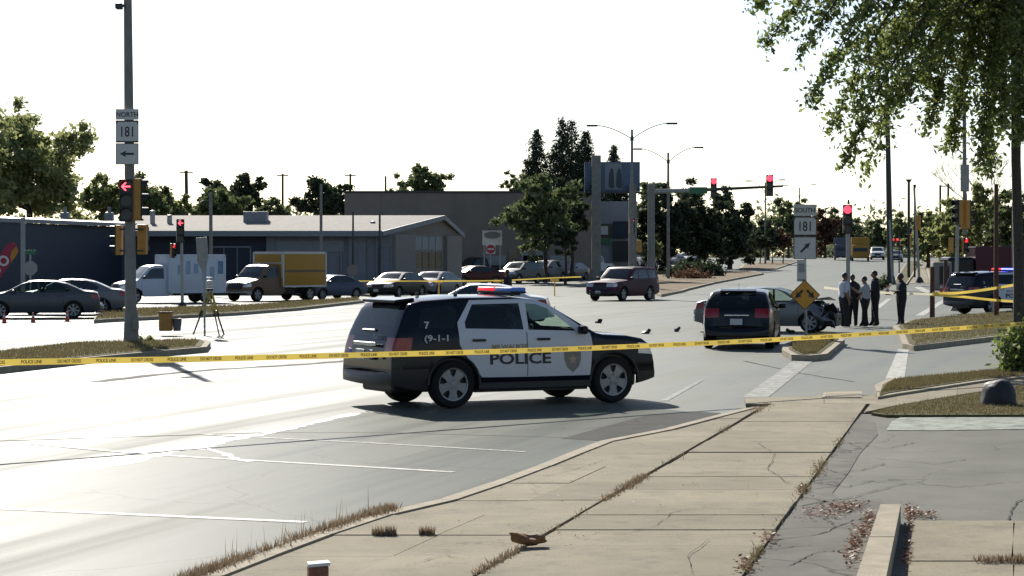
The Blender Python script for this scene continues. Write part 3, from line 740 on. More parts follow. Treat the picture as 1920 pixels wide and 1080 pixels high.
def cabin(root, B, xs=(0.15, -0.75), z=0.62):
    mb = MB()
    for x in xs:
        for y in (-0.37, 0.37):
            mb.box((x, y, z), (0.5, 0.48, 0.2), bev=0.06); mb.box((x - 0.28, y, z + 0.32), (0.14, 0.46, 0.62), (0, R(-12), 0), bev=0.06)
            mb.box((x - 0.36, y, z + 0.72), (0.1, 0.26, 0.18), bev=0.04)
    mb.box((xs[0] + 0.85, 0, z + 0.18), (0.42, B.W * 0.76, 0.22), bev=0.06)
    o = mb.build('seats', M['interior'], root)
    mb = MB(); q = Matrix.Translation((xs[0] + 0.52, 0.37, z + 0.36)) @ Matrix.Rotation(R(-65), 4, 'Y')
    mb.lathe([(.165 + .014 * math.cos(a), .014 * math.sin(a)) for a in [2 * math.pi * i / 6 for i in range(6)]], q, 20, True)
    mb.build('steering_wheel', M['interior'], root)
def lamps(root, B, zt=(0.72, 0.92), zh=(0.60, 0.76), yt=(0.52, 0.95), yh=(0.42, 0.95), dx=0.3, dh=0.35, mt=None):
    hw = B.W / 2
    for sg, pr in ((1, LEFT), (-1, RIGHT)):
        a = [('end', [(sg * hw * yt[0], zt[0]), (sg * hw * 1.02, zt[0]), (sg * hw * 1.02, zt[1]), (sg * hw * yt[0], zt[1])], lambda n, c: n.x < -0.25 and c.x < B.x0 + 0.6),
             ('side', [(B.x0 - .01, zt[0]), (B.x0 + dx, zt[0] + .05), (B.x0 + dx * 1.1, zt[1]), (B.x0 - .01, zt[1])], pr)]
        put(B.cut(a), 'tail_lamp', mt or M['tail'], root)
        a = [('end', [(sg * hw * yh[0], zh[0]), (sg * hw * 1.02, zh[0]), (sg * hw * 1.02, zh[1]), (sg * hw * yh[0], zh[1])], lambda n, c: n.x > 0.25 and c.x > B.x1 - 0.5),
             ('side', [(B.x1 - dh, zh[0] + .03), (B.x1 + .05, zh[0]), (B.x1 + .05, zh[1]), (B.x1 - dh, zh[1] + .03)], pr)]
        put(B.cut(a), 'headlight', M['lamp_glass'], root)
def grille(root, B, z0=0.48, z1=0.70, half=0.36, m=None):
    b = B.cut([('end', [(-half, z0), (half, z0), (half, z1), (-half, z1)], lambda n, c: n.x > 0.25 and c.x > B.x1 - 0.5)])
    return put(b, 'grille', m or M['black'], root)
def bumper(root, B, front=True, z=0.55, m=None):
    x = B.x1 if front else B.x0; hw = B.W
    pr = (lambda n, c: c.x > B.xf + B.Rw + 0.08) if front else (lambda n, c: c.x < B.xr - B.Rw - 0.08)
    b = B.cut([('end', [(-hw, 0.1), (hw, 0.1), (hw, z), (-hw, z)], pr)])
    return put(b, 'bumper', m or M['black'], root)
def plate(root, x, z, tilt=0, m=None):
    mb = MB(); mb.box((0, 0, 0), (0.012, 0.31, 0.155), bev=0.004); o = mb.build('number_plate', m or M['plate'], root); o.location = (x, 0, z); o.rotation_euler = (0, tilt, 0)
def mirrors(root, B, x, z, m):
    for s in (1, -1):
        y = B.hw(x, z); mb = MB(); mb.box((x, s * (y + 0.12), z + 0.04), (0.11, 0.2, 0.14), bev=0.04); mb.box((x + .02, s * (y + 0.02), z), (0.06, 0.1, 0.05))
        mb.build('mirror', m, root, smooth=35)
def side_windows(root, B, polys, m, names=None):
    for i, p in enumerate(polys):
        for pr in (LEFT, RIGHT):
            put(B.cut([('side', p, pr)]), 'window', m[i] if isinstance(m, list) else m, root)
def screens(root, B, wz, ww, rz, rw, xmid=0.0, m=None, m2=None):
    """windscreen and rear window; (bottom z, top z), (bottom half width, top half width)"""
    b = B.cut([('end', [(-ww[0], wz[0]), (ww[0], wz[0]), (ww[1], wz[1]), (-ww[1], wz[1])], lambda n, c: n.x > 0.22 and abs(n.y) < 0.75 and c.x > xmid)])
    put(b, 'windscreen', m or M['glass_far'], root)
    if rz:
        b = B.cut([('end', [(-rw[0], rz[0]), (rw[0], rz[0]), (rw[1], rz[1]), (-rw[1], rz[1])], lambda n, c: n.x < -0.22 and abs(n.y) < 0.75 and c.x < xmid)])
        put(b, 'rear_window', m2 or m or M['glass_far'], root)
def door_seams(root, B, xs, z0=0.42, z1=None, m=None):
    for x in xs:
        for s in (1, -1):
            mb = MB(); zt = z1 or B.bz(x); n = 6
            for i in range(n):
                za, zb = z0 + (zt - z0) * i / n, z0 + (zt - z0) * (i + 1) / n
                ya, yb = B.hw(x, za) + .003, B.hw(x, zb) + .003
                mb.poly([(x - .006, s * ya, za), (x + .006, s * ya, za), (x + .006, s * yb, zb), (x - .006, s * yb, zb)])
            mb.build('door_seam', m or M['black'], root, doubles=True)
def handles(root, B, xs, z, m):
    for x in xs:
        for s in (1, -1):
            mb = MB(); mb.box((x, s * (B.hw(x, z) + .015), z), (0.22, 0.035, 0.035), bev=0.01); mb.build('door_handle', m, root)
def place(root, px, py, yaw, z=0.0, y=None):
    if y is None: x, y = G(px, py, z)
    else: x = XY(px, y)
    root.location = (x, y, gz(y) + z); root.rotation_euler = (0, 0, R(yaw)); return root

M['PROTO'] = mat('proto_paint', (.1, .1, .1))
PROTO = {}
def from_proto(key, maker, label, cat, group, name, pm):
    """one car of each kind is built; the others are copies with their own paint"""
    if key not in PROTO: PROTO[key] = maker()
    def cp(o, par):
        c = o.copy(); COL.objects.link(c); c.parent = par; c.name = o.name.split('.')[0]
        if c.type == 'MESH' and c.material_slots and c.data.materials[0] == M['PROTO']:
            c.material_slots[0].link = 'OBJECT'; c.material_slots[0].material = pm
        for ch in list(o.children): cp(ch, c)
        return c
    r = cp(PROTO[key], None); r.name = name
    for k in ('group',):
        if k in r: del r[k]
    return tag(r, label, cat, group)
def drop(o):
    for ch in list(o.children): drop(ch)
    bpy.data.objects.remove(o)
SEDAN_TOP = [(-2.34, .62), (-2.32, .86), (-2.26, .98), (-2.1, 1.03), (-1.72, 1.07), (-1.45, 1.20), (-1.12, 1.345), (-.7, 1.43), (-.1, 1.45), (.25, 1.43), (.55, 1.34), (.85, 1.18), (1.16, 1.02), (1.3, .985), (1.85, .90), (2.15, .80), (2.28, .68), (2.33, .52)]
def sedan(label, pm, px, py, yaw, y=None, gl=None, sc=1.0, group=None, near=False, fn=None, name='parked_car', z=0.0):
    g = gl or M['glass_far']
    if fn is None: r = from_proto(('sedan', g.name, near), lambda: sedan_model(M['PROTO'], g, near, None), label, 'car', group, name, pm)
    else: r = tag(sedan_model(pm, g, near, fn), label, 'car', group); r.name = name
    r.scale = (sc,) * 3
    return place(r, px, py, yaw, y=y, z=z)
def sedan_model(pm, g, near, fn):
    B = Body(SEDAN_TOP, 1.82, [(-2.4, .96), (2.4, .90)], 1.36, -1.36, 0.325, 0.37, 0.24, step=0.09)
    r = empty('parked_car', (0, 0, 0))
    side_windows(r, B, [[(-.12, .98), (-.10, 1.375), (-.62, 1.37), (-1.02, 1.25), (-1.28, 1.09), (-1.15, 1.0)], [(-.05, .98), (-.04, 1.375), (.30, 1.36), (.52, 1.26), (.93, .99)]], g)
    screens(r, B, (1.06, 1.395), (.66, .52), (1.12, 1.38), (.62, .50), m=g)
    lamps(r, B); grille(r, B)
    plate(r, B.x0 - .17, 0.62); plate(r, B.x1 + .165, 0.42)
    door_seams(r, B, (-.08, 1.0, -1.0), 0.32); handles(r, B, (-.32, -1.18 + .35), 0.86, pm)
    mirrors(r, B, 0.85, 0.98, pm)
    put(B.bm, 'body', pm, r, fn=fn)
    underbody(r, B); add_wheels(r, B, spokes=7)
    if near: cabin(r, B, (0.1, -0.8), 0.5)
    return r
SUV_TOP = [(-2.62, .60), (-2.60, .80), (-2.55, .98), (-2.46, 1.16), (-2.34, 1.38), (-2.22, 1.58), (-2.12, 1.66), (-1.9, 1.70), (-1.2, 1.745), (-.4, 1.745), (.05, 1.71), (.32, 1.62), (.7, 1.40), (1.12, 1.16), (1.28, 1.115), (1.7, 1.075), (2.0, 1.01), (2.2, .90), (2.29, .76), (2.33, .55)]
def suv(label, pm, px, py, yaw, y=None, gl=None, group=None, sc=(1, 1, 1), name='parked_car', boxy=False, z=0.0, cat='car'):
    g = gl or M['glass_far']
    r = from_proto(('suv', boxy), lambda: suv_model(M['PROTO'], g, boxy), label, cat, group, name, pm)
    r.scale = sc
    return place(r, px, py, yaw, y=y, z=z)
def suv_model(pm, g, boxy):
    top = SUV_TOP if not boxy else [(-2.6, .62), (-2.58, 1.0), (-2.5, 1.3), (-2.36, 1.68), (-2.25, 1.75), (-1.2, 1.79), (0.0, 1.78), (.2, 1.70), (.62, 1.36), (.86, 1.14), (.98, 1.10), (1.8, 1.05), (2.3, .98), (2.38, .80), (2.42, .58)]
    B = Body(top, 1.92, [(-2.6, 1.12), (2.4, 1.02)], 1.43, -1.43, 0.37, 0.43, 0.30, tumble=0.14, step=0.1)
    r = empty('parked_car', (0, 0, 0))
    k = 0.14 if boxy else 0.0
    side_windows(r, B, [[(-2.16, 1.20), (-2.06, 1.56), (-1.32, 1.60), (-1.36, 1.18)], [(-1.24, 1.18), (-1.16, 1.61), (-.30, 1.62), (-.26, 1.16)], [(-.18, 1.16), (-.19, 1.62), (.06 - k, 1.60), (.28 - k, 1.50), (.72 - k, 1.17)]], g)
    screens(r, B, (1.20, 1.66), (.70, .56), (1.15, 1.60), (.68, .56), m=g)
    lamps(r, B, (.86, 1.10), (.74, .93)); grille(r, B, .58, .86, .44, M['black'])
    bumper(r, B, True, 0.5); bumper(r, B, False, 0.58)
    plate(r, B.x0 - .15, .82); plate(r, B.x1 + .15, .46)
    door_seams(r, B, (-.22, .82, -1.2), .4); handles(r, B, (-.5, -1.4 + .5), 1.0, M['black']); mirrors(r, B, .74, 1.14, M['black'])
    put(B.bm, 'body', pm, r)
    underbody(r, B, .24, .7); add_wheels(r, B, .25)
    mb = MB()
    for s in (1, -1): mb.tube([(-1.9, s * .62, 1.70), (-1.8, s * .62, 1.79), (-.3, s * .62, 1.80), (-.2, s * .62, 1.73)], .02, 6)
    mb.build('roof_rail', M['black'], r)
    return r
def pickup(label, pm, px, py, yaw, y=None, group=None, name='parked_pickup'):
    return place(from_proto('pickup', lambda: pickup_model(M['PROTO']), label, 'pickup', group, name, pm), px, py, yaw, y=y)
def pickup_model(pm):
    top = [(-2.75, .62), (-2.72, 1.02), (-2.66, 1.08), (-.82, 1.10), (-.78, 1.30), (-.70, 1.66), (-.55, 1.78), (.1, 1.80), (.35, 1.72), (.8, 1.36), (1.06, 1.14), (1.2, 1.10), (2.0, 1.06), (2.4, .98), (2.5, .82), (2.54, .6)]
    B = Body(top, 1.96, 1.06, 1.62, -1.55, 0.39, 0.45, 0.36, tumble=0.14, step=0.1)
    r = empty('parked_pickup', (0, 0, 0)); g = M['glass_far']
    side_windows(r, B, [[(-.62, 1.18), (-.56, 1.66), (-.02, 1.68), (-.02, 1.16)], [(.06, 1.16), (.05, 1.68), (.30, 1.60), (.74, 1.18)]], g)
    screens(r, B, (1.18, 1.70), (.70, .58), (1.22, 1.66), (.66, .58), xmid=-.2, m=g)
    lamps(r, B, (.74, 1.0), (.76, .96)); grille(r, B, .6, .92, .5, M['black']); bumper(r, B, True, .56, M['chrome'])
    door_seams(r, B, (0.02, .9, -.68), .45); mirrors(r, B, .78, 1.16, M['black'])
    put(B.bm, 'body', pm, r); underbody(r, B, .3, .75); add_wheels(r, B, .26)
    mb = MB(); mb.box((-1.75, 0, 1.105), (1.75, 1.5, .03)); mb.build('bed_cover', M['black'], r)
    return r
# ------------------------------------------------------------------ the police car in front
def police_car(label, px=None, py=None, yaw=0, y=None, loc=None, front_detail=True, unit='7'):
    black, white = M['police_black'], M['police_white']
    PT = [(-2.47, .60), (-2.455, .82), (-2.43, 1.0), (-2.38, 1.15), (-2.28, 1.38), (-2.19, 1.56), (-2.11, 1.645), (-1.9, 1.695), (-1.2, 1.74), (-.4, 1.74), (.05, 1.705), (.32, 1.615), (.7, 1.40), (1.12, 1.165), (1.26, 1.135), (1.7, 1.11), (2.0, 1.06), (2.14, .98), (2.21, .82), (2.25, .55)]
    B = Body(PT, 1.98, [(-2.6, 1.15), (-1.2, 1.17), (1.2, 1.08), (2.4, .98)], 1.43, -1.43, 0.372, 0.425, 0.29, tumble=0.155, step=0.05, bulge=0.11, nose=0.115, tail=0.07, cr=0.075)
    r = empty('police_car', (0, 0, 0), 0, label, 'police car')
    side_windows(r, B, [[(-2.02, 1.25), (-1.93, 1.54), (-1.40, 1.585), (-1.33, 1.45), (-1.42, 1.24)],
                        [(-1.22, 1.23), (-1.22, 1.33), (-1.06, 1.60), (-.24, 1.61), (-.20, 1.20)],
                        [(-.11, 1.195), (-.12, 1.61), (.06, 1.595), (.28, 1.515), (.74, 1.165)]], [M['glass_dark'], M['glass_dark'], M['glass']])
    screens(r, B, (1.20, 1.655), (.72, .57), (1.17, 1.585), (.70, .58), m=M['glass'], m2=M['glass_dark'])
    lamps(r, B, (.86, 1.10), (.76, .93), yt=(.62, .95), dx=.32)
    grille(r, B, .60, .88, .50)
    DR = [(-1.19, .76), (-1.33, .98), (-1.35, 1.32), (-1.10, 1.665), (-.155, 1.675), (-.145, .46), (-.95, .47)]
    DF = [(-.145, .46), (-.155, 1.675), (.10, 1.66), (.36, 1.55), (1.0, 1.12), (1.03, .95), (.98, .46)]
    for pr, s in ((LEFT, 1), (RIGHT, -1)):
        for dn, poly in (('rear_door', DR), ('front_door', DF)):
            d = put(B.cut([('side', poly, pr)]), dn, white, r); d['label'] = 'white door on the black body'
            hx = -1.0 if dn == 'rear_door' else 0.14
            mb = MB(); mb.box((hx, s * (B.hw(hx, 1.04) + .016), 1.045), (.23, .035, .04), bev=.012); mb.build('handle', M['black'], d)
    door_seams(r, B, (-.15,), .47, 1.16)
    bumper(r, B, True, .5); bumper(r, B, False, .62)
    mirrors(r, B, .80, 1.14, M['police_black'])
    body = put(B.bm, 'body', black, r)
    # sill, arch lips, tailgate fittings
    mb = MB()
    for s in (1, -1):
        for xc in (B.xf, B.xr):
            pts = [(xc + .445 * math.cos(a), s * (B.W / 2 - .012), .372 + .445 * math.sin(a)) for a in [math.pi * i / 12 for i in range(13)]]
            mb.tube(pts, .022, 6)
        mb.box((0, s * .955, .33), (2.0, .05, .12), bev=.02)
    mb.build('wheel_arch_trim', M['black'], r)
    mb = MB(); mb.box((-2.50, 0, .99), (.03, .82, .06), bev=.012); mb.build('tailgate_handle', M['chrome'], r)
    mb = MB(); mb.box((-2.10, 0, 1.665), (.34, 1.22, .05), (0, R(-6), 0), bev=.02); mb.build('spoiler', black, r)
    mb = MB(); mb.box((-2.37, .1, 1.20), (.03, .5, .02), (0, R(-30), 0)); mb.build('rear_wiper', M['black'], r)
    plate(r, -2.575, .83)
    for s in (1, -1):
        mb = MB(); mb.box((-2.565, s * .40, .84), (.012, .10, .13), bev=.003); mb.build('reflector', M['plate_blue'], r)
    # lettering on both flanks
    for s in (-1, 1):
        def on(x, z, sz, txt, m, sq=1.0, bold=0.0, k=.006):
            slope = (B.hw(x, z + .05) - B.hw(x, z - .05)) / .1
            base = Matrix.Translation((x, s * (B.hw(x, z) + k), z)) @ Matrix.Rotation(R(90) * 1.0 - math.atan(-slope) * 1, 4, 'X')
            if s > 0: base = Matrix.Translation((x, B.hw(x, z) + k, z)) @ Matrix.Rotation(R(180), 4, 'Z') @ Matrix.Rotation(R(90) + math.atan(slope) * 0, 4, 'X')
            text_part('lettering', txt, sz, m, r, base, .001, squeeze=sq, bold=bold)
        on(-.28 if s < 0 else -.1, .74, .235, 'POLICE', M['sign_black'], 1.42, .006)
        on(-.46 if s < 0 else -.1, .93, .105, 'MILWAUKEE', M['decal_gold'], 1.1, .002)
        on(-1.72, 1.085, .135, '(9-1-1', M['sign_white'], 1.35, .003, .012)
        on(-1.88, 1.285, .15, unit, M['sign_white'], 1.2, .004, .012)
        # shield with star ring on the front door
        mb = MB(); x0, z0 = .66, .72; sh = [(-.145, .17), (-.08, .15), (0, .185), (.08, .15), (.145, .17), (.15, 0), (.11, -.12), (0, -.21), (-.11, -.12), (-.15, 0)]
        yb = max(B.hw(x0 - .15, z0), B.hw(x0, z0)) + .003
        mb.prism([(x0 + a, s * yb, z0 + b) for a, b in sh], (0, s * .003, 0)); e = mb.build('shield_emblem', M['decal_shield'], r)
        mb = MB(); st = []
        for i in range(10):
            rr = .085 if i % 2 == 0 else .038; a = math.pi / 2 + i * math.pi / 5; st.append((x0 + rr * math.cos(a), s * (yb + .004), z0 - .005 + rr * math.sin(a)))
        mb.prism(st, (0, s * .002, 0)); mb.build('star', M['decal_star'], e)
    text_part('lettering', 'POLICE', .10, M['decal_grey'], r, Matrix.Translation((-2.44, -.33, 1.105)) @ Matrix.Rotation(R(-90), 4, 'Z') @ Matrix.Rotation(R(64), 4, 'X'), .001)
    # roof bar
    bar = MB(); bar.box((-.1, 0, 1.775), (.28, 1.18, .04), bev=.015); lb = bar.build('light_bar', M['black'], r)
    for s, m in ((1, M['bar_red']), (-1, M['bar_blue'])):
        mb = MB(); mb.box((-.1, s * .30, 1.818), (.27, .58, .068), bev=.022); mb.build('lens', m, lb, smooth=35)
        mb = MB(); mb.box((-.1, s * .52, 1.755), (.12, .05, .06)); mb.build('foot', M['black'], lb)
    for ax, ay in ((-1.55, .1), (-1.1, -.35)):
        mb = MB(); mb.cyl((ax, ay, 1.72), (ax, ay, 1.77), .035, .025); mb.cyl((ax, ay, 1.75), (ax - .01, ay, 1.86), .006, .004, 6); mb.build('antenna', M['black'], r)
    underbody(r, B, .24, .72); cabin(r, B, (.05, -.95), .72); add_wheels(r, B, .245)
    mb = MB(); mb.box((-.46, 0, 1.30), (.03, 1.3, .5)); mb.build('prisoner_screen', M['interior'], r)
    if loc: r.location = loc; r.rotation_euler = (0, 0, R(yaw)); return r
    return place(r, px, py, yaw, y=y)
M['police_black'] = mat('police_black_paint', (0.006, 0.008, 0.013), 0.12, 0.0, var=0.05, spec=0.2)
M['police_white'] = paint('police_white_paint', (0.56, 0.57, 0.60), 0.0, 0.3)
M['decal_gold'] = mat('gold_decal', (0.30, 0.22, 0.09), 0.4)
M['decal_shield'] = mat('shield_decal', (0.20, 0.185, 0.165), 0.5)
M['decal_star'] = mat('star_decal', (0.40, 0.32, 0.20), 0.5)
M['decal_grey'] = mat('grey_decal', (0.12, 0.12, 0.13), 0.4)
M['plate_blue'] = mat('blue_reflector', (0.06, 0.06, 0.45), 0.3)
M['bar_red'] = emis('red_bar_lens', (1.0, 0.03, 0.05), 0.55, (0.5, 0.01, 0.02))
M['bar_blue'] = emis('blue_bar_lens', (0.05, 0.16, 0.6), 0.12, (0.02, 0.06, 0.22))
yaw = 28.0; nx, ny = G(998, 760); fw = Vector((math.cos(R(yaw)), math.sin(R(yaw)))); lf = Vector((-fw.y, fw.x))
c = Vector((nx, ny)) + lf * 0.86
police_car('black and white police car parked across the road behind yellow tape', yaw=yaw, loc=(c.x, c.y, 0))
M['bar_red2'] = M['bar_red']; M['bar_blue2'] = M['bar_blue']
M['bar_red'] = emis('red_bar_lit', (1.0, 0.02, 0.03), 1.2, (0.4, 0.01, 0.02)); M['bar_blue'] = emis('blue_bar_lit', (0.08, 0.10, 1.0), 5.0, (0.02, 0.03, 0.4))
police_car('police car with lit blue roof light behind the tapes at right', 1885, 588, 28, unit='2')
M['bar_red'], M['bar_blue'] = M['bar_red2'], M['bar_blue2']

# ------------------------------------------------------------------ black hatchback seen from behind
def hatchback():
    top = [(-2.16, .60), (-2.15, .82), (-2.11, 1.0), (-2.03, 1.12), (-1.86, 1.30), (-1.68, 1.43), (-1.58, 1.475), (-1.3, 1.50), (-.4, 1.53), (.1, 1.51), (.4, 1.42), (.85, 1.17), (1.2, 1.02), (1.32, .99), (1.8, .92), (2.05, .80), (2.16, .68), (2.2, .5)]
    B = Body(top, 1.80, [(-2.2, 1.02), (2.2, .93)], 1.30, -1.30, .33, .38, .25, tumble=.25, step=.06, cr=.15)
    r = empty('parked_hatchback', (0, 0, 0), 0, 'black hatchback seen from behind, beside the crashed silver car', 'car'); pm = M['paint_black']
    side_windows(r, B, [[(-.12, 1.02), (-.11, 1.43), (-.75, 1.42), (-1.25, 1.36), (-1.5, 1.14), (-1.3, 1.05)], [(-.05, 1.02), (-.04, 1.43), (.22, 1.40), (.42, 1.32), (.9, 1.01)]], M['glass'])
    screens(r, B, (1.06, 1.46), (.62, .46), (1.05, 1.42), (.63, .47), m=M['glass'], m2=M['glass_dark'])
    lamps(r, B, (.80, 1.03), (.64, .80), yt=(.50, .95), dx=.34); grille(r, B, .5, .72, .4)
    bumper(r, B, False, .40)
    door_seams(r, B, (-.08, .95, -1.0), .33); handles(r, B, (-.3, -.9), .93, pm); mirrors(r, B, .8, 1.0, pm)
    put(B.bm, 'body', pm, r); underbody(r, B); add_wheels(r, B, .215); cabin(r, B, (.1, -.85), .55)
    plate(r, -2.325, .70); mb = MB(); mb.box((-2.20, 0, .86), (.03, .62, .045), bev=.01); mb.build('tailgate_trim', M['chrome'], r)
    mb = MB(); mb.box((-1.62, 0, 1.475), (.28, .92, .035), (0, R(-9), 0), bev=.012); mb.build('spoiler', pm, r)
    mb = MB(); mb.cyl((-1.35, 0, 1.48), (-1.45, 0, 1.66), .006, .004, 6); mb.build('antenna', M['black'], r)
    return r
M['paint_black'] = paint('black_paint', (0.010, 0.011, 0.013), 0.0, 0.2)
hb = place(hatchback(), 1393, 649, 80)
# ------------------------------------------------------------------ the crashed car
M['paint_silver'] = paint('silver_paint', (0.15, 0.155, 0.16), 0.4, 0.34)
def crumple(co):
    p = co.copy()
    k = max(0.0, (p.x - 1.25) / 1.05)
    if k > 0:
        p.x -= 0.42 * k + 0.16 * math.sin(p.y * 7 + p.z * 5) * k
        p.z += 0.15 * math.sin(p.x * 9 + p.y * 5) * k + (0.07 if p.z > .75 else -.03) * k
        p.y += 0.14 * math.sin(p.z * 11 + p.x * 7) * k
    return p
cr = sedan('crashed silver car with crumpled front behind the yellow double arrow sign', M['paint_silver'], 1447, 622, -17, sc=.97, gl=M['glass'], near=True, fn=crumple, name='crashed_car')
for o in list(cr.children):
    if o.name.startswith(('headlight', 'grille', 'number_plate')) and o.data.vertices[0].co.x + o.location.x > 1.5: bpy.data.objects.remove(o)
mb = MB()
for i in range(9):
    mb.box((2.02 + random.uniform(-.12, .12), random.uniform(-.7, .7), random.uniform(.35, .8)), (random.uniform(.05, .3), random.uniform(.1, .4), random.uniform(.04, .2)), (random.uniform(-1, 1), random.uniform(-1, 1), random.uniform(-1, 1)))
mb.build('broken_front', M['black'], cr)
mb = MB(); mb.prism([(1.25, -.75, 1.02), (1.95, -.6, 1.12), (2.0, .4, 1.0), (1.3, .7, 1.03)], (0, 0, .02)); mb.build('buckled_bonnet', M['paint_silver'], cr)
# ------------------------------------------------------------------ other cars
M['p_grey'] = paint('grey_paint', (0.07, 0.075, 0.082)); M['p_light'] = paint('light_grey_paint', (0.15, 0.15, 0.16))
M['p_white'] = paint('white_paint', (0.62, 0.62, 0.60), 0.0, 0.3); M['p_maroon'] = paint('maroon_paint', (0.055, 0.012, 0.02))
M['p_dark'] = paint('dark_paint', (0.018, 0.018, 0.018)); M['p_blue'] = paint('blue_grey_paint', (0.07, 0.085, 0.12))
M['p_brown'] = paint('brown_red_paint', (0.075, 0.02, 0.017)); M['p_green'] = paint('grey_green_paint', (0.09, 0.10, 0.095)); M['p_purple'] = mat('purple_maroon_paint', (0.055, 0.010, 0.024), 0.45, 0.0, var=.05, spec=.2)
sedan('dark grey sedan passing behind the row of small cones at left', M['p_grey'], 70, 606, 190, y=85, near=True, gl=M['glass'], name='passing_car')
sedan('light grey car with red tail lamp just behind the dark grey sedan', M['p_light'], 128, 594, 188, y=90, name='passing_car')
sedan('white car mostly hidden behind the police car roof', M['p_white'], 898, 613, 176, name='white_car')
suv('purple maroon boxy suv turning left in mid junction', M['p_purple'], 1166, 563, 238, boxy=True, name='turning_suv', cat='suv')
GQ = 'vehicles queuing on the road behind the tape'
sedan('blue grey sedan right behind the yellow box truck', M['p_blue'], 618, 561, 228, sc=.92, group=GQ)
sedan('dark sedan with bright bonnet, first in the queue by the storefront', M['p_dark'], 745, 557, 244, y=128, group=GQ)
sedan('grey sedan second in the queue, right of the first dark one', M['p_light'], 814, 554, 248, y=133, group=GQ)
sedan('brownish red car parked below the white sign board', M['p_brown'], 888, 535, 212, group=GQ)
pickup('dark pickup behind the brownish red car', M['p_dark'], 890, 520, 215, y=185, group=GQ)
sedan('dark brown car parked under the red round sign', M['p_dark'], 936, 519, 245, group=GQ)
suv('grey green suv in the queue behind the walking person', M['p_green'], 973, 531, 238, group=GQ, sc=(.95, .95, .95))
suv('silver suv in the queue, right of the grey green one', M['p_light'], 1022, 527, 240, group=GQ, sc=(.95, .95, .95))
suv('dark suv waiting behind the silver ones', M['p_dark'], 1046, 519, 242, group=GQ)
sedan('dark sedan behind the grey green suv', M['p_grey'], 1000, 519, 243, group=GQ)
sedan('silver car low between the silver suv and the white pickup', M['p_light'], 1068, 525, 246, group=GQ)
pickup('white pickup with dark bonnet left of the purple maroon suv', M['p_white'], 1108, 516, 240, group=GQ)
suv('white suv farther back behind the white pickup', M['p_white'], 1128, 508, 240, group=GQ)
pickup('white pickup showing above the purple maroon suv roof', M['p_white'], 1168, 505, 245, group=GQ)
suv('grey van beside the thick mast pole', M['p_light'], 1206, 503, 243, group=GQ)
sedan('pale car parked under the dark trees behind the median', M['p_light'], 1262, 500, 250, group=GQ)
sedan('white car parked under the dark trees, farther right', M['p_white'], 1290, 497, 250, group=GQ)
suv('white suv driving far down the road', M['p_white'], 1645, 487, 262, group='vehicles far down the road')
sedan('pale car far down the road beside the tall dark pole', M['p_light'], 1679, 491, 262, group='vehicles far down the road')
for o in PROTO.values(): drop(o)
# ------------------------------------------------------------------ box trucks
def box_truck(label, cabm, boxm, px, py, yaw, Lb, Hb, panels=None, trim=None, y=None, zb=.72):
    top = [(-1.0, .6), (-.98, 1.2), (-.95, 1.80), (-.85, 1.90), (-.1, 1.92), (.15, 1.84), (.5, 1.50), (.72, 1.24), (.86, 1.17), (1.35, 1.08), (1.62, .98), (1.70, .8), (1.74, .56)]
    B = Body(top, 1.90, 1.15, .95, -3.0, .36, .42, .34, tumble=.12, step=.08)
    r = empty('box_truck', (0, 0, 0), 0, label, 'truck')
    side_windows(r, B, [[(-.55, 1.22), (-.55, 1.74), (-.05, 1.74), (.15, 1.66), (.52, 1.22)]], M['glass_far'])
    screens(r, B, (1.27, 1.80), (.76, .66), None, None, m=M['glass_far'])
    lamps(r, B, (.9, .95), (.74, .98), yh=(.62, .95)); grille(r, B, .62, .98, .52); bumper(r, B, True, .55, M['steel'])
    mirrors(r, B, .5, 1.25, M['black']); door_seams(r, B, (.6, -.65), .45)
    put(B.bm, 'cab', cabm, r)
    mb = MB(); mb.box((-.75 - Lb / 2, 0, (Hb + zb) / 2), (Lb, 2.16, Hb - zb), bev=.03); bo = mb.build('cargo_box', boxm, r, smooth=30)
    t = trim or M['steel']; mb = MB()
    for s in (1, -1):
        mb.box((-.75 - Lb / 2, s * 1.085, Hb - .05), (Lb + .02, .03, .11)); mb.box((-.75 - Lb / 2, s * 1.085, zb + .04), (Lb + .02, .03, .09))
        for x in (-.77, -.73 - Lb): mb.box((x, s * 1.085, (Hb + zb) / 2), (.09, .03, Hb - zb))
    mb.box((-.745, 0, Hb - .05), (.03, 2.16, .11)); mb.box((-.745, 0, .0 + 1.98), (.03, 2.16, .05))
    for s in (1, -1): mb.box((-.745, s * 1.03, (Hb + 1.2) / 2), (.03, .10, Hb - 1.2))
    mb.build('box_trim', t, bo)
    mb = MB(); mb.box((-.75 - Lb / 2, 0, Hb + .004), (Lb - .05, 2.1, .02)); mb.build('box_roof', M['p_white'], bo)
    if panels:
        for i, (x0, x1, z0, z1, m) in enumerate(panels):
            for s in (1, -1):
                mb = MB(); mb.box(((x0 + x1) / 2, s * 1.083, (z0 + z1) / 2), (x1 - x0, .012, z1 - z0)); mb.build('panel', m, bo)
    mb = MB(); mb.box(((.3 - Lb) / 2, 0, .52), (Lb + 1.6, .9, .3)); mb.build('chassis', M['black'], r)
    B.xr = -.75 - Lb * .68; add_wheels(r, B, .24)
    return place(r, px, py, yaw, y=y)
M['t_white'] = paint('truck_white', (0.50, 0.53, 0.58), 0.0, .4); M['t_yellow'] = paint('truck_yellow', (0.38, 0.20, 0.03), 0.0, .45); M['t_tan'] = paint('truck_tan', (0.17, 0.105, 0.06), 0.0, .45)
M['t_blue'] = mat('truck_blue_print', (0.10, 0.19, 0.32), .5, var=.3, scale=4); M['t_blue2'] = mat('truck_pale_blue_print', (0.25, 0.33, 0.42), .5, var=.2, scale=4)
tp = []
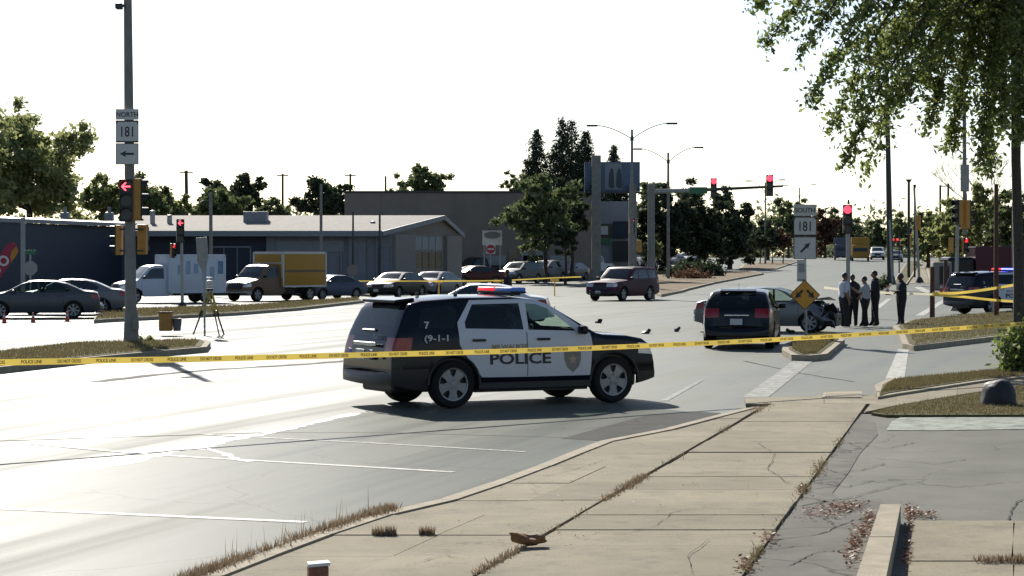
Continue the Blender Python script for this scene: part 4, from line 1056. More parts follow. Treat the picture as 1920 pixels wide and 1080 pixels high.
for i in range(5):
    x = -1.2 - i * .42; h = random.uniform(.3, .8); tp.append((x - .24, x, 1.25 + random.uniform(-.2, .25), 1.35 + h, M['t_blue2']))
tp.append((-3.58, -3.3, 1.45, 2.1, M['t_blue']))
box_truck('white box truck with blue print on its side, by the left signal', M['t_white'], M['t_white'], 277, 572, 207, 2.95, 2.42, tp, M['t_white'], y=112, zb=.5)
box_truck('yellow box truck with tan cab beside the blue grey sedan', M['t_tan'], M['t_yellow'], 484, 566, 232, 3.3, 2.56, [(-4.0, -.82, 1.5, 1.62, M['t_tan'])], M['sign_white'], y=117)
# far trucks on the road
def far_truck(label, m1, px, py, y, hgt, yaw=262):
    r = empty('cargo_truck', (0, 0, 0), 0, label, 'truck', 'vehicles far down the road')
    mb = MB(); mb.box((-1.6, 0, hgt / 2 + .35), (4.2, 2.3, hgt - .7), bev=.06); mb.build('cargo_box', m1, r)
    mb = MB(); mb.box((1.25, 0, 1.25), (1.4, 2.1, 1.7), bev=.15); mb.build('cab', m1, r)
    mb = MB(); mb.box((1.9, 0, 1.6), (.15, 1.8, .7), (0, R(-12), 0)); mb.build('windscreen', M['glass_far'], r)
    for x in (1.1, -2.4):
        for s in (1, -1):
            mb = MB(); mb.cyl((x, s * .9, .45), (x, s * 1.12, .45), .45, n=16); mb.build('wheel', M['tyre'], r)
    return place(r, px, py, yaw, y=y)
far_truck('slate blue truck far down the road behind the signal pole', M['p_blue'], 1580, 487, 300, 3.0)
far_truck('tan and amber truck far down the road right of the signal pole', M['t_yellow'], 1613, 487, 290, 3.1)
r = empty('parked_trailer', (0, 0, 0), 0, 'dark red trailer parked behind the police car at right', 'trailer')
mb = MB(); mb.box((0, 0, 1.75), (7.0, 2.3, 2.1), bev=.05); mb.build('cargo_box', M['p_maroon'], r)
mb = MB(); mb.box((0, 0, .6), (6.6, 1.0, .3)); mb.build('chassis', M['black'], r)
for x in (-2.2, -1.2, 2.4):
    for s in (1, -1):
        mb = MB(); mb.cyl((x, s * .85, .45), (x, s * 1.08, .45), .45, n=16); mb.build('wheel', M['tyre'], r)
mb = MB(); mb.box((-4.5, 0, 1.25), (2.0, 2.1, 1.6), bev=.2); mb.build('cab', M['p_dark'], r)
place(r, 1905, 500, 8, y=165)
# ================================================================== BUILDINGS
M['navy_wall'] = mat('navy_wall', (0.020, 0.028, 0.045), 0.7, var=.15, scale=1)
M['grey_wall'] = mat('grey_wall', (0.19, 0.20, 0.215), 0.75, var=.1, scale=1)
M['tan_wall'] = mat('tan_brown_wall', (0.205, 0.168, 0.138), 0.85, var=.1, scale=.6, bump=.2)
M['pier'] = mat('pier_stone', (0.21, 0.185, 0.165), 0.8, var=.1)
M['roofing'] = mat('pale_gravel_roof', (0.24, 0.215, 0.185), 0.9, var=.25, scale=3, detail=10)
M['fascia'] = mat('fascia_metal', (0.17, 0.18, 0.20), 0.5, 0.2)
M['pane'] = mat('shop_window', (0.02, 0.022, 0.015), 0.25, var=.6, scale=.8, spec=.25)
M['pane_brown'] = mat('shop_window_brown', (0.075, 0.058, 0.046), 0.4, var=.6, scale=1.2)
M['coping'] = mat('coping', (0.03, 0.03, 0.03), 0.6)
M['pale_grey'] = mat('pale_grey_wall', (0.27, 0.27, 0.27), .8, var=.12, scale=1)
def slab3(mb, a, b, z0, z1, th):
    """upright wall between plan points a, b"""
    a, b = Vector(a), Vector(b); d = (b - a).normalized(); n = Vector((-d.y, d.x)) * th
    mb.prism([(a.x, a.y, z0), (b.x, b.y, z0), (b.x, b.y, z1), (a.x, a.y, z1)], (n.x, n.y, 0))
Yb = 140.0
bld = empty('storefront_building', (XY(600, Yb), Yb, 0), 0, 'long low storefront with pale gravel roof and gabled right end', 'building')
def loc(parent, o): o.matrix_parent_inverse = Matrix.Translation(-Vector(parent.location)); return o
xa, xm, xg, xe = XY(215, Yb), XY(502, Yb), XY(735, Yb), XY(862, 152)
mb = MB(); slab3(mb, (xa, Yb), (xm, Yb), -.1, 3.75, .25); loc(bld, mb.build('navy_wall', M['navy_wall'], bld))
mb = MB(); slab3(mb, (xm, Yb), (xg, Yb), -.1, 3.75, .25); loc(bld, mb.build('front_wall', M['grey_wall'], bld))
mb = MB(); slab3(mb, (xg, Yb), (xe, 152), -.1, 3.75, .25)
gx, gy = XY(826, 147.5), 147.5
mb.prism([(xg, Yb, 3.75), (xe, 152, 3.75), (gx, gy, 4.75)], (-.2, .2, 0)); loc(bld, mb.build('gable_wall', M['pier'], bld))
mb = MB(); slab3(mb, (xa, 154), (xe, 154), -.1, 3.75, -.25); slab3(mb, (xa, Yb), (xa, 154), -.1, 3.75, .25); loc(bld, mb.build('rear_wall', M['grey_wall'], bld))
# roof: two slopes meeting at a ridge, overhanging eaves
fe0, fe1 = Vector((xa - .6, Yb - 1.2, 3.72)), Vector((XY(716, 138.8), 138.8, 3.72)); re0, re1 = Vector((xa - .6, 147.5, 4.86)), Vector((XY(832, 147), 147.0, 4.86))
be0, be1 = Vector((xa - .6, 156, 3.72)), Vector((XY(869, 153), 153.0, 3.72))
mb = MB(); mb.prism([fe0, fe1, re1, re0], (0, 0, .16)); mb.prism([re0, re1, be1, be0], (0, 0, .16)); rf = loc(bld, mb.build('roof', M['roofing'], bld))
mb = MB(); mb.bar(fe0 + Vector((0, -.05, .02)), fe1 + Vector((0, -.05, .02)), .08, .34); mb.bar(fe1 + Vector((.05, -.03, .02)), re1 + Vector((.08, -.03, .02)), .08, .3); mb.bar(re1 + Vector((.05, -.03, .02)), be1 + Vector((.05, -.03, .02)), .08, .3); loc(bld, mb.build('fascia', M['fascia'], bld))
for px, py in ((505, 420), (286, 392), (318, 400), (699, 412)):
    yy = 143; mb = MB(); z = ZY(py + 14, yy); mb.cyl((XY(px, yy), yy, 3.9), (XY(px, yy), yy, z + .25), .16, n=10); mb.ball((XY(px, yy), yy, z + .32), .2, 1, (1, 1, .5)); loc(bld, mb.build('roof_vent', M['steel'], bld))
def shop_window(x0, x1, z0, z1, y, m, nm=1):
    f = MB(); t = .09
    for x in (x0, x1): f.box((x, y - .03, (z0 + z1) / 2), (t, .1, z1 - z0))
    for z in (z0, z1): f.box(((x0 + x1) / 2, y - .03, z), (x1 - x0 + t, .1, t))
    for i in range(1, nm): f.box((x0 + (x1 - x0) * i / nm, y - .03, (z0 + z1) / 2), (t * .7, .09, z1 - z0 - t))
    wn = loc(bld, f.build('window', M['fascia'], bld))
    for i in range(nm):
        p = MB(); a = x0 + (x1 - x0) * i / nm + t / 2; b = x0 + (x1 - x0) * (i + 1) / nm - t / 2; p.box(((a + b) / 2, y - .015, (z0 + z1) / 2), (b - a, .03, z1 - z0 - t)); pp = p.build('pane', m, wn); pp.matrix_parent_inverse = Matrix.Translation(-Vector(bld.location))
for a, b, t, m, n in ((520, 590, 466, 'pane', 2), (592, 656, 466, 'pane_brown', 3), (682, 712, 463, 'pane', 1), (716, 752 - 18, 463, 'pane', 1)):
    shop_window(XY(a, Yb), XY(b, Yb), .45, ZY(t, Yb), Yb, M[m], n)
for a, b in ((395, 470),): shop_window(XY(a, Yb), XY(b, Yb), .8, ZY(463, Yb), Yb, M['pane'], 3)
mb = MB(); mb.box((XY(575, Yb), Yb - .06, 2.95), (XY(655, Yb) - XY(515, Yb), .08, .7)); loc(bld, mb.build('sign_band', M['fascia'], bld))
# glazing of the gabled end, along its slanting wall
A, Bv = Vector((xg, Yb)), Vector((xe, 152)); dv = (Bv - A).normalized(); nv = Vector((dv.y, -dv.x))
for i, (t0, t1) in enumerate(((.32, .41), (.42, .51), (.52, .61), (.62, .71))):
    for z0, z1, m in ((.35, 1.55, 'pane_brown'), (1.6, 2.6, 'pane'), (2.75, 3.6, 'pale_grey')):
        p, q = A.lerp(Bv, t0) + nv * .04, A.lerp(Bv, t1) + nv * .04
        mb = MB(); mb.prism([(p.x, p.y, z0), (q.x, q.y, z0), (q.x, q.y, z1), (p.x, p.y, z1)], (-nv.x * .03, -nv.y * .03, 0)); loc(bld, mb.build('pane', M[m], bld))
for t0, t1 in ((.0, .28), (.75, .98)):
    p, q = A.lerp(Bv, t0) + nv * .25, A.lerp(Bv, t1) + nv * .25; mb = MB(); mb.prism([(p.x, p.y, -.1), (q.x, q.y, -.1), (q.x, q.y, 3.7), (p.x, p.y, 3.7)], (-nv.x * .24, -nv.y * .24, 0)); loc(bld, mb.build('pier', M['pier'], bld))
for px in (508, 662, 678): mb = MB(); mb.box((XY(px, Yb), Yb - .12, 1.85), (.55, .22, 3.7)); loc(bld, mb.build('pier', M['grey_wall'], bld))
mb = MB(); mb.ball((XY(505, Yb), Yb - .35, ZY(438, Yb)), .16, 1); mb.box((XY(505, Yb), Yb - .2, ZY(438, Yb)), (.08, .3, .08)); loc(bld, mb.build('wall_lamp', M['chrome'], bld))
for px in (560, 640, 706):
    mb = MB(); mb.box((XY(px, Yb), Yb - .06, 1.85), (.09, .09, 3.7)); mb.box((XY(px, Yb), Yb - .3, 3.68), (.09, .5, .09)); loc(bld, mb.build('downpipe', M['fascia'], bld))
mb = MB(); mb.box((XY(480, 144), 144, 4.75), (1.5, 1.2, .9), bev=.04); mb.box((XY(480, 144), 144, 4.3), (1.3, 1.0, .3)); loc(bld, mb.build('roof_unit', M['fascia'], bld))
# dark navy wing at the left
nw = empty('navy_building', (XY(120, 125), 125, 0), 0, 'dark navy building with pale canopy edge behind the passing car', 'building')
p0, p1 = (XY(-180, 106), 106), (XY(228, 139), 139)
mb = MB(); slab3(mb, p0, p1, -.1, 4.15, .3); loc(nw, mb.build('wall', M['navy_wall'], nw))
mb = MB(); mb.prism([(p0[0] - .5, p0[1] - 1.6, 4.15), (p1[0] + .3, p1[1] - 1.6, 4.15), (p1[0] + .3, p1[1] + 9, 4.3), (p0[0] - .5, p0[1] + 9, 4.3)], (0, 0, .22)); loc(nw, mb.build('roof', M['fascia'], nw))
for px, py in ((122, 385), (205, 398)):
    mb = MB(); mb.box((XY(px, 134), 134, 4.7), (.5, .5, .5), bev=.05); mb.cyl((XY(px, 134), 134, 4.9), (XY(px, 134), 134, 5.3), .1, n=8); loc(nw, mb.build('roof_unit', M['fascia'], nw))
mb = MB(); yy = 105; mb.cyl((XY(43, yy), yy, 0), (XY(43, yy), yy, 4.15), .11, n=10); loc(nw, mb.build('canopy_post', M['pale_grey'], nw))
for px, a, b in ((60, 480, 540), (190, 470, 540)):
    t = (px + 180) / 408.0; yy = 106 + 33 * t - .12; mb = MB(); mb.box((XY(px, yy), yy, 1.5), (2.4, .08, 2.0), (0, 0, math.atan2(p1[1] - p0[1], p1[0] - p0[0]))); loc(nw, mb.build('window', M['glass_far'], nw))
# big tan building behind
tb = empty('tan_building', (XY(850, 188), 188, gz(188)), 0, 'big plain tan brown building with flat dark roof edge', 'building')
x0, x1 = XY(646, 188), XY(1122, 188); zt = ZY(362, 188)
mb = MB(); mb.box(((x0 + x1) / 2, 200, zt / 2), (x1 - x0, 24, zt)); loc(tb, mb.build('wall', M['tan_wall'], tb))
mb = MB(); mb.box(((x0 + x1) / 2, 200, zt + .09), (x1 - x0 + .2, 24.2, .18)); loc(tb, mb.build('coping', M['coping'], tb))
for i, px in enumerate((962, 985, 1010)): mb = MB(); mb.box((XY(px, 187.9), 187.95, gz(188) + 1.3), (.7, .08, 2.2)); loc(tb, mb.build('window', M['pale_grey'] if i else M['glass_far'], tb))
for px in (930, 1000, 1050): mb = MB(); mb.box((XY(px, 187.9), 187.95, gz(188) + 1.0), (1.7, .08, 1.8)); loc(tb, mb.build('loading_door', M['pale_grey'], tb))
for k in range(1, 7):
    mb = MB(); mb.box((x0 + (x1 - x0) * k / 7, 187.985, zt / 2), (.06, .04, zt - .1)); loc(tb, mb.build('panel_joint', M['tan_wall'], tb))
lb_ = empty('pale_building', (XY(1150, 205), 205, gz(205)), 0, 'pale grey building with dark shop signs below the billboard', 'building')
mb = MB(); mb.box((XY(1148, 212), 212, ZY(377, 205) / 2), (XY(1190, 205) - XY(1108, 205), 12, ZY(377, 205))); loc(lb_, mb.build('wall', M['pale_grey'], lb_))
for a, b, c_, d_, m in ((1120, 1148, 420, 445, 'pane'), (1150, 1178, 415, 447, 'navy_wall'), (1126, 1140, 424, 440, 'sign_white'), (1128, 1146, 448, 458, 'sign_green'), (1150, 1180, 452, 490, 'coping')):
    mb = MB(); yy = 205.85 - .02 * len(m); mb.box((XY((a + b) / 2, yy), yy, ZY((c_ + d_) / 2, yy)), (XY(b, yy) - XY(a, yy), .12, ZY(c_, yy) - ZY(d_, yy))); loc(lb_, mb.build('shop_sign', M[m], lb_))
# billboard on two stout columns
bb = empty('billboard', (XY(1150, 178), 178, gz(178)), 0, 'blue billboard with two dark figures above the pale building', 'billboard'); yy = 178
M['bb_blue'] = mat('poster_blue', (0.075, 0.115, 0.18), .6, var=.25, scale=.8); M['bb_pale'] = mat('poster_pale', (0.20, 0.22, 0.25), .6); M['bb_dark'] = mat('poster_figure', (0.04, 0.045, 0.06), .6)
mb = MB(); mb.box((XY(1148, yy), yy + .2, ZY(331, yy)), (XY(1200, yy) - XY(1096, yy), .35, ZY(303, yy) - ZY(358, yy))); loc(bb, mb.build('panel', M['bb_blue'], bb))
mb = MB(); mb.box((XY(1150, yy), yy + .02, ZY(331, yy)), (XY(1168, yy) - XY(1137, yy), .02, ZY(306, yy) - ZY(355, yy))); loc(bb, mb.build('poster_band', M['bb_pale'], bb))
for px, dx in ((1147, 0), (1161, 2)):
    mb = MB(); mb.prism([(XY(px + a, yy), yy, ZY(b, yy)) for a, b in ((-2, 316), (2, 316), (4, 326), (5, 350), (1, 354), (-6, 350), (-5, 328))], (0, -.02, 0)); loc(bb, mb.build('poster_figure', M['bb_dark'], bb))
for px, w_, tp_ in ((1118, 17, 292), (1186, 14, 345)):
    mb = MB(); mb.box((XY(px, yy - .6), yy - .6, ZY(tp_, yy) / 2), (w_ * yy / F, .5, ZY(tp_, yy)), bev=.03); loc(bb, mb.build('column', M['grey_pole'], bb))
mb = MB(); mb.box((XY(1148, yy), yy - .3, ZY(361, yy)), (XY(1200, yy) - XY(1096, yy), .6, .15)); loc(bb, mb.build('catwalk', M['dark_pole'], bb))

# ================================================================== SIGNALS, LAMPS, POLES
def signal_head(parent, x, y, z, yaw=0, lit=None, size=1.0, sections=3, faces_cam=True):
    """housing in yellow with a black face; yaw 0 looks at the camera (-Y)"""
    h = 0.355 * sections; mb = MB(); mb.box((0, 0.04, 0), (.33, .20, h), bev=.025); hd = mb.build('signal_head', M['sig_yellow'], parent)
    mb = MB(); mb.box((0, -.075, 0), (.345, .03, h + .015), bev=.01); mb.build('face_plate', M['sig_black'], hd)
    for k in range(sections):
        zc = h / 2 - .355 * (k + .5); on = lit and k == 0
        mb = MB(); mb.cyl((0, -.092, zc), (0, -.105, zc), .145, n=20)
        arrow = isinstance(lit, str) and lit.startswith('arrow')
        mb.build('lens', (M['lens_off'] if arrow else M['red_dim' if lit == 'dim' else 'red_on']) if on else M['lens_off'], hd)
        if on and arrow:
            mb = MB()
            mb.box((.01, -.112, zc), (.2, .008, .032)); mb.box((-.055, -.112, zc + .048), (.15, .008, .032), (0, R(-45), 0)); mb.box((-.055, -.112, zc - .048), (.15, .008, .032), (0, R(45), 0)); mb.build('lit_arrow', M['arrow_on'], hd)
        mb = MB(); n = 14; rr = .158
        ang = [R(-20) + R(220) * i / n for i in range(n + 1)]
        for a0, a1 in zip(ang, ang[1:]):
            d0, d1 = .22 * (.55 + .45 * max(0, math.sin(a0))), .22 * (.55 + .45 * max(0, math.sin(a1)))
            mb.poly([(rr * math.cos(a0), -.09, zc + rr * math.sin(a0)), (rr * math.cos(a1), -.09, zc + rr * math.sin(a1)), (rr * math.cos(a1), -.09 - d1, zc + rr * math.sin(a1)), (rr * math.cos(a0), -.09 - d0, zc + rr * math.sin(a0))])
        mb.build('visor', M['sig_black'], hd, doubles=True)
    hd.location = (x, y, z); hd.rotation_euler = (0, 0, R(yaw)); hd.scale = (size,) * 3
    return hd
def post(parent, name, px0, py0, px1, py1, y, r0, r1=None, m='grey_pole', n=14):
    """pole between two photo points at depth y, in world units relative to parent"""
    a, b = P(px0, py0, y) - Vector(parent.location), P(px1, py1, y) - Vector(parent.location)
    mb = MB(); mb.cyl(a, b, r0, r1 or r0, n); return mb.build(name, M[m], parent, smooth=40)
def rel(parent, px, py, y): return P(px, py, y) - Vector(parent.location)
# left corner pole
yL = 57.5; sp = empty('signal_pole', (XY(246, yL), yL, 0.14), 0, 'tall leaning signal pole carrying the north 181 sign, on left island', 'traffic signal')
post(sp, 'pole', 246, 650, 239, -60, yL, .155, .10)
mb = MB(); b0 = rel(sp, 246, 646, yL); mb.cyl(b0, b0 + Vector((0, 0, .9)), .20, .165, 14); mb.box(b0 + Vector((.13, -.12, .55)), (.16, .16, .35), bev=.02); mb.build('base', M['grey_pole'], sp, smooth=40)
v = rel(sp, 237, 376, yL - .3); signal_head(sp, v.x, v.y, v.z, 4, 'arrow')
v = rel(sp, 256, 374, yL + .05); signal_head(sp, v.x, v.y, v.z, 120)
v = rel(sp, 222, 450, yL + .1); signal_head(sp, v.x, v.y, v.z, 262, size=.72)
v = rel(sp, 268, 449, yL + .25); signal_head(sp, v.x, v.y, v.z, 170, size=.72)
mb = MB()
for py in (340, 412, 430, 470): a = rel(sp, 243, py, yL); mb.bar(a + Vector((-.25, -.05, 0)), a + Vector((.35, .05, 0)), .05)
mb.build('bracket', M['dark_pole'], sp)
mb = MB(); a = rel(sp, 236, 11, yL); mb.bar(a, a + Vector((-.12, -.05, 0)), .06); mb.box(a + Vector((-.16, -.08, -.02)), (.17, .28, .15), bev=.03); mb.build('camera_unit', M['dark_pole'], sp)
def route_sign(name, label, y, px0, px1, rows, head, arrow):
    """stack of three white plates; rows are the photo rows of the four edges"""
    cx = (px0 + px1) / 2; x = XY(cx, y); wd = (px1 - px0) * y / F; zz = [ZY(r_, y) for r_ in rows]
    r = empty(name, (x, y, zz[3]), 0, label, 'road sign'); z0 = zz[3]
    for i, nm in enumerate(('direction_plate', 'route_plate', 'arrow_plate')):
        a, b = zz[i] - z0, zz[i + 1] - z0; mb = MB(); g = .012
        mb.box((0, 0, (a + b) / 2), (wd, .006, a - b - g), bev=.002); pl = mb.build(nm, M['sign_black' if i else 'sign_white'], r)
        if i == 1:
            mb = MB(); mb.box((0, -.006, (a + b) / 2), (wd * .95, .006, (a - b) * .84), bev=.002); mb.build('white_field', M['sign_white'], pl)
            mb = MB()
            for s in (1, -1): mb.prism([(s * wd * .475, -.009, a - .05), (s * wd * .40, -.009, a - .05), (s * wd * .475, -.009, a - .11)], (0, -.003, 0))
            mb.build('corner_mark', M['sign_black'], pl)
            text_part('number', '181', .37, M['sign_black'], pl, Matrix.Translation((0, -.011, (a + b) / 2 - .02)) @ FACE, squeeze=.74, bold=.004)
        elif i == 2:
            mb = MB(); mb.box((0, -.006, (a + b) / 2 - .005), (wd * .93, .006, (a - b) * .92), bev=.002); mb.build('white_field', M['sign_white'], pl)
            mb = MB(); c, s_ = math.cos(R(arrow)), math.sin(R(arrow)); zc = (a + b) / 2
            ar = [(-.17, .028), (.05, .028), (.02, .085), (.19, 0), (.02, -.085), (.05, -.028), (-.17, -.028)]
            mb.prism([(u * c - v_ * s_, -.010, zc + u * s_ + v_ * c) for u, v_ in ar], (0, -.003, 0)); mb.build('arrow', M['sign_black'], pl)
        else:
            text_part('lettering', head, .175, M['sign_black'], pl, Matrix.Translation((0, -.006, (a + b) / 2 - .01)) @ FACE, squeeze=.93, bold=.002)
    return r
route_sign('route_sign', 'white NORTH 181 sign with left arrow on the tall pole', yL - .22, 217, 260, (204, 225, 268, 309), 'NORTH', 180)
# second pole on the far verge
y2 = 102; s2 = empty('signal_pole', (XY(342, y2), y2, 0), 0, 'slim grey signal pole with red arrow in front of the white truck', 'traffic signal')
post(s2, 'pole', 342, 578, 340, 412, y2, .075, .06, 'steel'); mb = MB(); b0 = rel(s2, 342, 577, y2); mb.cyl(b0 + Vector((0, 0, -.03)), b0 + Vector((0, 0, .25)), .26, .12); mb.build('base', M['dark_pole'], s2)
v = rel(s2, 338, 433, y2 - .2); signal_head(s2, v.x, v.y, v.z, 18, 'arrow')
v = rel(s2, 324, 470, y2 - .1); signal_head(s2, v.x, v.y, v.z, 55, 'dim', .62)
# mast arm over the junction
y3 = 122; s3 = empty('mast_arm_signal', (XY(1220, y3), y3, 0), 0, 'thick grey mast pole with arm holding two red signals over the road', 'traffic signal')
post(s3, 'pole', 1221, 562, 1221, 345, y3, .21, .19); mb = MB(); a = rel(s3, 1221, 347, y3); mb.ball(a, .2, 1, (1, 1, .6)); mb.build('pole_cap', M['dark_pole'], s3)
a, b, c_ = rel(s3, 1221, 359, y3), rel(s3, 1300, 357, y3), rel(s3, 1468, 349, y3)
mb = MB(); mb.tube([a, b], [.13, .11], 10); mb.build('arm_root', M['steel'], s3, smooth=40); mb = MB(); mb.tube([b, c_], [.10, .06], 10); mb.build('arm', M['dark_pole'], s3, smooth=40)
v = rel(s3, 1338, 352, y3 - .25); signal_head(s3, v.x, v.y, v.z, 0, 'red', .96); v = rel(s3, 1443, 348, y3 - .25); signal_head(s3, v.x, v.y, v.z, 0, 'red', 1.08)
mb = MB(); v = rel(s3, 1310, 357, y3 - .15); mb.box(v, (.95, .02, .36), bev=.005); mb.build('street_name_plate', M['sign_green'], s3)
# signal by the people
y4 = 86; s4 = empty('signal_pole', (XY(1590, y4), y4, 0), 0, 'grey post with red signal behind the officer in white shirt', 'traffic signal')
post(s4, 'pole', 1590, 594, 1590, 436, y4, .085, .075, 'steel'); v = rel(s4, 1589, 411, y4 - .1); signal_head(s4, v.x, v.y, v.z, -4, 'red', 1.02)
mb = MB(); a = rel(s4, 1591, 383, y4); mb.cyl(a, a + Vector((0, 0, .18)), .05, .03, 8); mb.build('finial', M['dark_pole'], s4)
y5 = 152; s5 = empty('signal_pole', (XY(1188, y5), y5, gz(y5)), 0, 'distant red arrow signal in front of the pale building', 'traffic signal')
post(s5, 'pole', 1189, 540, 1189, 408, y5, .07, .06); v = rel(s5, 1185, 424, y5 - .2); signal_head(s5, v.x, v.y, v.z, 8, 'arrow', 1.0); v = rel(s5, 1199, 462, y5); signal_head(s5, v.x, v.y, v.z, 160, size=.8)
y6 = 96; s6 = empty('signal_pole', (XY(1797, y6), y6, 0), 0, 'slanting grey signal pole with amber heads left of the right police car', 'traffic signal')
post(s6, 'pole', 1792, 583, 1796, 405, y6, .085, .075, 'steel'); post(s6, 'upper_pole', 1809, 440, 1808, 180, y6 + .1, .09, .08, 'grey_pole')
mb = MB(); b0 = rel(s6, 1792, 582, y6); mb.cyl(b0 + Vector((0, 0, -.03)), b0 + Vector((0, 0, .3)), .30, .1); mb.build('base', M['grey_pole'], s6)
v = rel(s6, 1797, 398, y6 - .1); signal_head(s6, v.x, v.y, v.z, 290); v = rel(s6, 1812, 402, y6 + .1); signal_head(s6, v.x, v.y, v.z, 120, size=1.15)
v = rel(s6, 1783, 460, y6 + .05); signal_head(s6, v.x, v.y, v.z, 165, size=.6); v = rel(s6, 1810, 461, y6 - .1); signal_head(s6, v.x, v.y, v.z, 25, 'dim', .66)
mb = MB(); v = rel(s6, 1809, 334, y6 - .1); mb.box(v, (.40, .02, 1.15), (0, 0, R(15)), bev=.005); mb.build('sign_back', M['sign_back'], s6)
y7 = 160; s7 = empty('signal_pole', (XY(1722, y7), y7, gz(y7)), 0, 'leaning pale signal pole with amber head beside the far walk', 'traffic signal')
post(s7, 'pole', 1724, 531, 1714, 352, y7, .10, .07, 'steel'); v = rel(s7, 1722, 418, y7); signal_head(s7, v.x, v.y, v.z, 165, size=1.0); v = rel(s7, 1704, 452, y7 - .1); signal_head(s7, v.x, v.y, v.z, 300, size=.9)
mb = MB(); b0 = rel(s7, 1724, 530, y7); mb.cyl(b0, b0 + Vector((0, 0, .4)), .35, .14); mb.build('base', M['dark_pole'], s7)
for k, (px, py0, py1, y, w_, lab) in enumerate(((1704, 525, 342, 185, .13, 'dark lamp post standing farther back beside the leaning pole'), (1715, 520, 352, 178, .08, 'thin dark post between the lamp post and leaning pole'))):
    t = empty('lamp_post', (XY(px, y), y, gz(y)), 0, lab, 'post'); post(t, 'pole', px, py0, px, py1, y, w_, w_ * .8, 'dark_pole')
    mb = MB(); a = rel(t, px, py1, y); mb.cyl(a, a + Vector((0, 0, .25)), .1, .28 if k == 0 else .12, 10); mb.build('cap', M['dark_pole'], t)
s8 = empty('signal_pole', (XY(1682, 165), 165, gz(165)), 0, 'low red signal just right of the tall dark lamp pole', 'traffic signal')
post(s8, 'pole', 1686, 530, 1686, 440, 165, .05, .05, 'dark_pole')
for px in (1675, 1683): v = rel(s8, px, 455, 164.8); signal_head(s8, v.x, v.y, v.z, 0, 'dim', .62)
# twin-arm street lamps
def twin_lamp(label, px, top, base, y, half, dz, r=.09, group='twin arm street lamps', m='grey_pole'):
    t = empty('street_lamp', (XY(px, y), y, gz(y)), 0, label, 'street lamp', group); post(t, 'pole', px, base, px, top, y, r * 1.25, r * .8, m)
    a = rel(t, px, top + 18, y)
    for s, e in ((-1, dz[0]), (1, dz[1])):
        k = half * y / F; mb = MB(); tip = rel(t, px + s * half, e, y); pts = []
        for i in range(11):
            u = i / 10; pts.append((a.x + (tip.x - a.x) * u, a.y, a.z + (tip.z - a.z) * math.sin(u * math.pi / 2) ** .9))
        mb.tube(pts, .035, 6); mb.build('arm', M['steel'], t, smooth=40)
        mb = MB(); mb.box((tip.x + s * .1, tip.y, tip.z - .02), (.75, .26, .13), bev=.045); mb.build('lamp_head', M['dark_pole'], t)
    mb = MB(); mb.cyl(a + Vector((0, 0, -.1)), a + Vector((0, 0, .2)), r * 1.3, r * .9, 10); mb.build('collar', M['dark_pole'], t)
twin_lamp('near twin arm street lamp above the billboard', 1185, 243, 540, 150, 72, (235, 231), .10)
twin_lamp('second twin arm street lamp standing on the median with bushes', 1253, 286, 524, 180, 55, (279, 276), .11)
twin_lamp('third twin arm street lamp between the two overhead red signals', 1435, 342, 503, 262, 30, (339, 337), .10)
twin_lamp('distant twin arm street lamp just above the south 181 sign', 1499, 352, 490, 315, 26, (347, 345), .10)
# tall dark lamp pole at right, head hidden among the leaves
y9 = 150; tl = empty('street_lamp', (XY(1667, y9), y9, gz(y9)), 0, 'tall dark street lamp pole rising into the tree leaves', 'street lamp')
post(tl, 'pole', 1670, 532, 1662, 120, y9, .23, .13, 'dark_pole'); post(tl, 'conduit', 1673, 530, 1668, 412, y9 - .28, .07, .07, 'steel')
mb = MB(); a = rel(tl, 1662, 125, y9); mb.tube([a, a + Vector((1.0, 0, .5)), a + Vector((2.4, 0, .7))], .05, 8); mb.build('arm', M['dark_pole'], tl)
mb = MB(); mb.box(a + Vector((2.8, 0, .68)), (.9, .3, .16), bev=.05); mb.build('lamp_head', M['dark_pole'], tl)
mb = MB(); b0 = rel(tl, 1670, 532, y9); mb.cyl(b0, b0 + Vector((0, 0, .5)), .36, .26, 12); mb.build('base', M['dark_pole'], tl)
# plain poles
def plain_pole(label, px0, py0, px1, py1, y, r, m, name='pole', cat='pole', extra=None):
    t = empty(name, (XY(px0, y), y, gz(y)), 0, label, cat); post(t, 'shaft', px0, py0, px1, py1, y, r, r * .8, m, 10)
    if extra: extra(t)
    return t
plain_pole('dark rusty pole at right standing before the trees', 1868, 600, 1868, 345, 83, .095, 'rust')
def cross(px, py, y, w_=1.3, tr=False):
    def f(t):
        a = rel(t, px, py, y); mb = MB(); mb.box(a, (w_, .12, .12)); mb.cyl(a, a + Vector((0, 0, .7)), .03, .02, 6); mb.build('crossarm', M['wood'], t)
        if tr: mb = MB(); mb.cyl(a + Vector((-.2, -.25, -4.4)), a + Vector((-.2, -.25, -3.2)), .36, n=12); mb.build('transformer', M['dark_pole'], t)
    return f
plain_pole('wooden utility pole rising left of the dark tree clump', 352, 500, 349, 320, 215, .20, 'wood', 'utility_pole', 'utility pole', cross(349, 323, 215))
plain_pole('wooden utility pole with drum transformer between two dark trees', 530, 500, 530, 326, 240, .15, 'wood', 'utility_pole', 'utility pole', cross(530, 329, 240, 1.2, True))
plain_pole('wooden utility pole poking up behind the round dark tree', 657, 500, 657, 326, 245, .15, 'wood', 'utility_pole', 'utility pole', cross(657, 329, 245, 1.2))
plain_pole('plain slim pole above the tan building roof', 723, 420, 723, 330, 240, .13, 'wood', 'utility_pole', 'utility pole')
plain_pole('grey lamp pole in front of the storefront near the yellow truck', 602, 560, 602, 345, 132, .10, 'grey_pole')
plain_pole('slim black pole in front of the storefront, left of the pair', 662, 552, 662, 397, 134, .07, 'dark_pole')
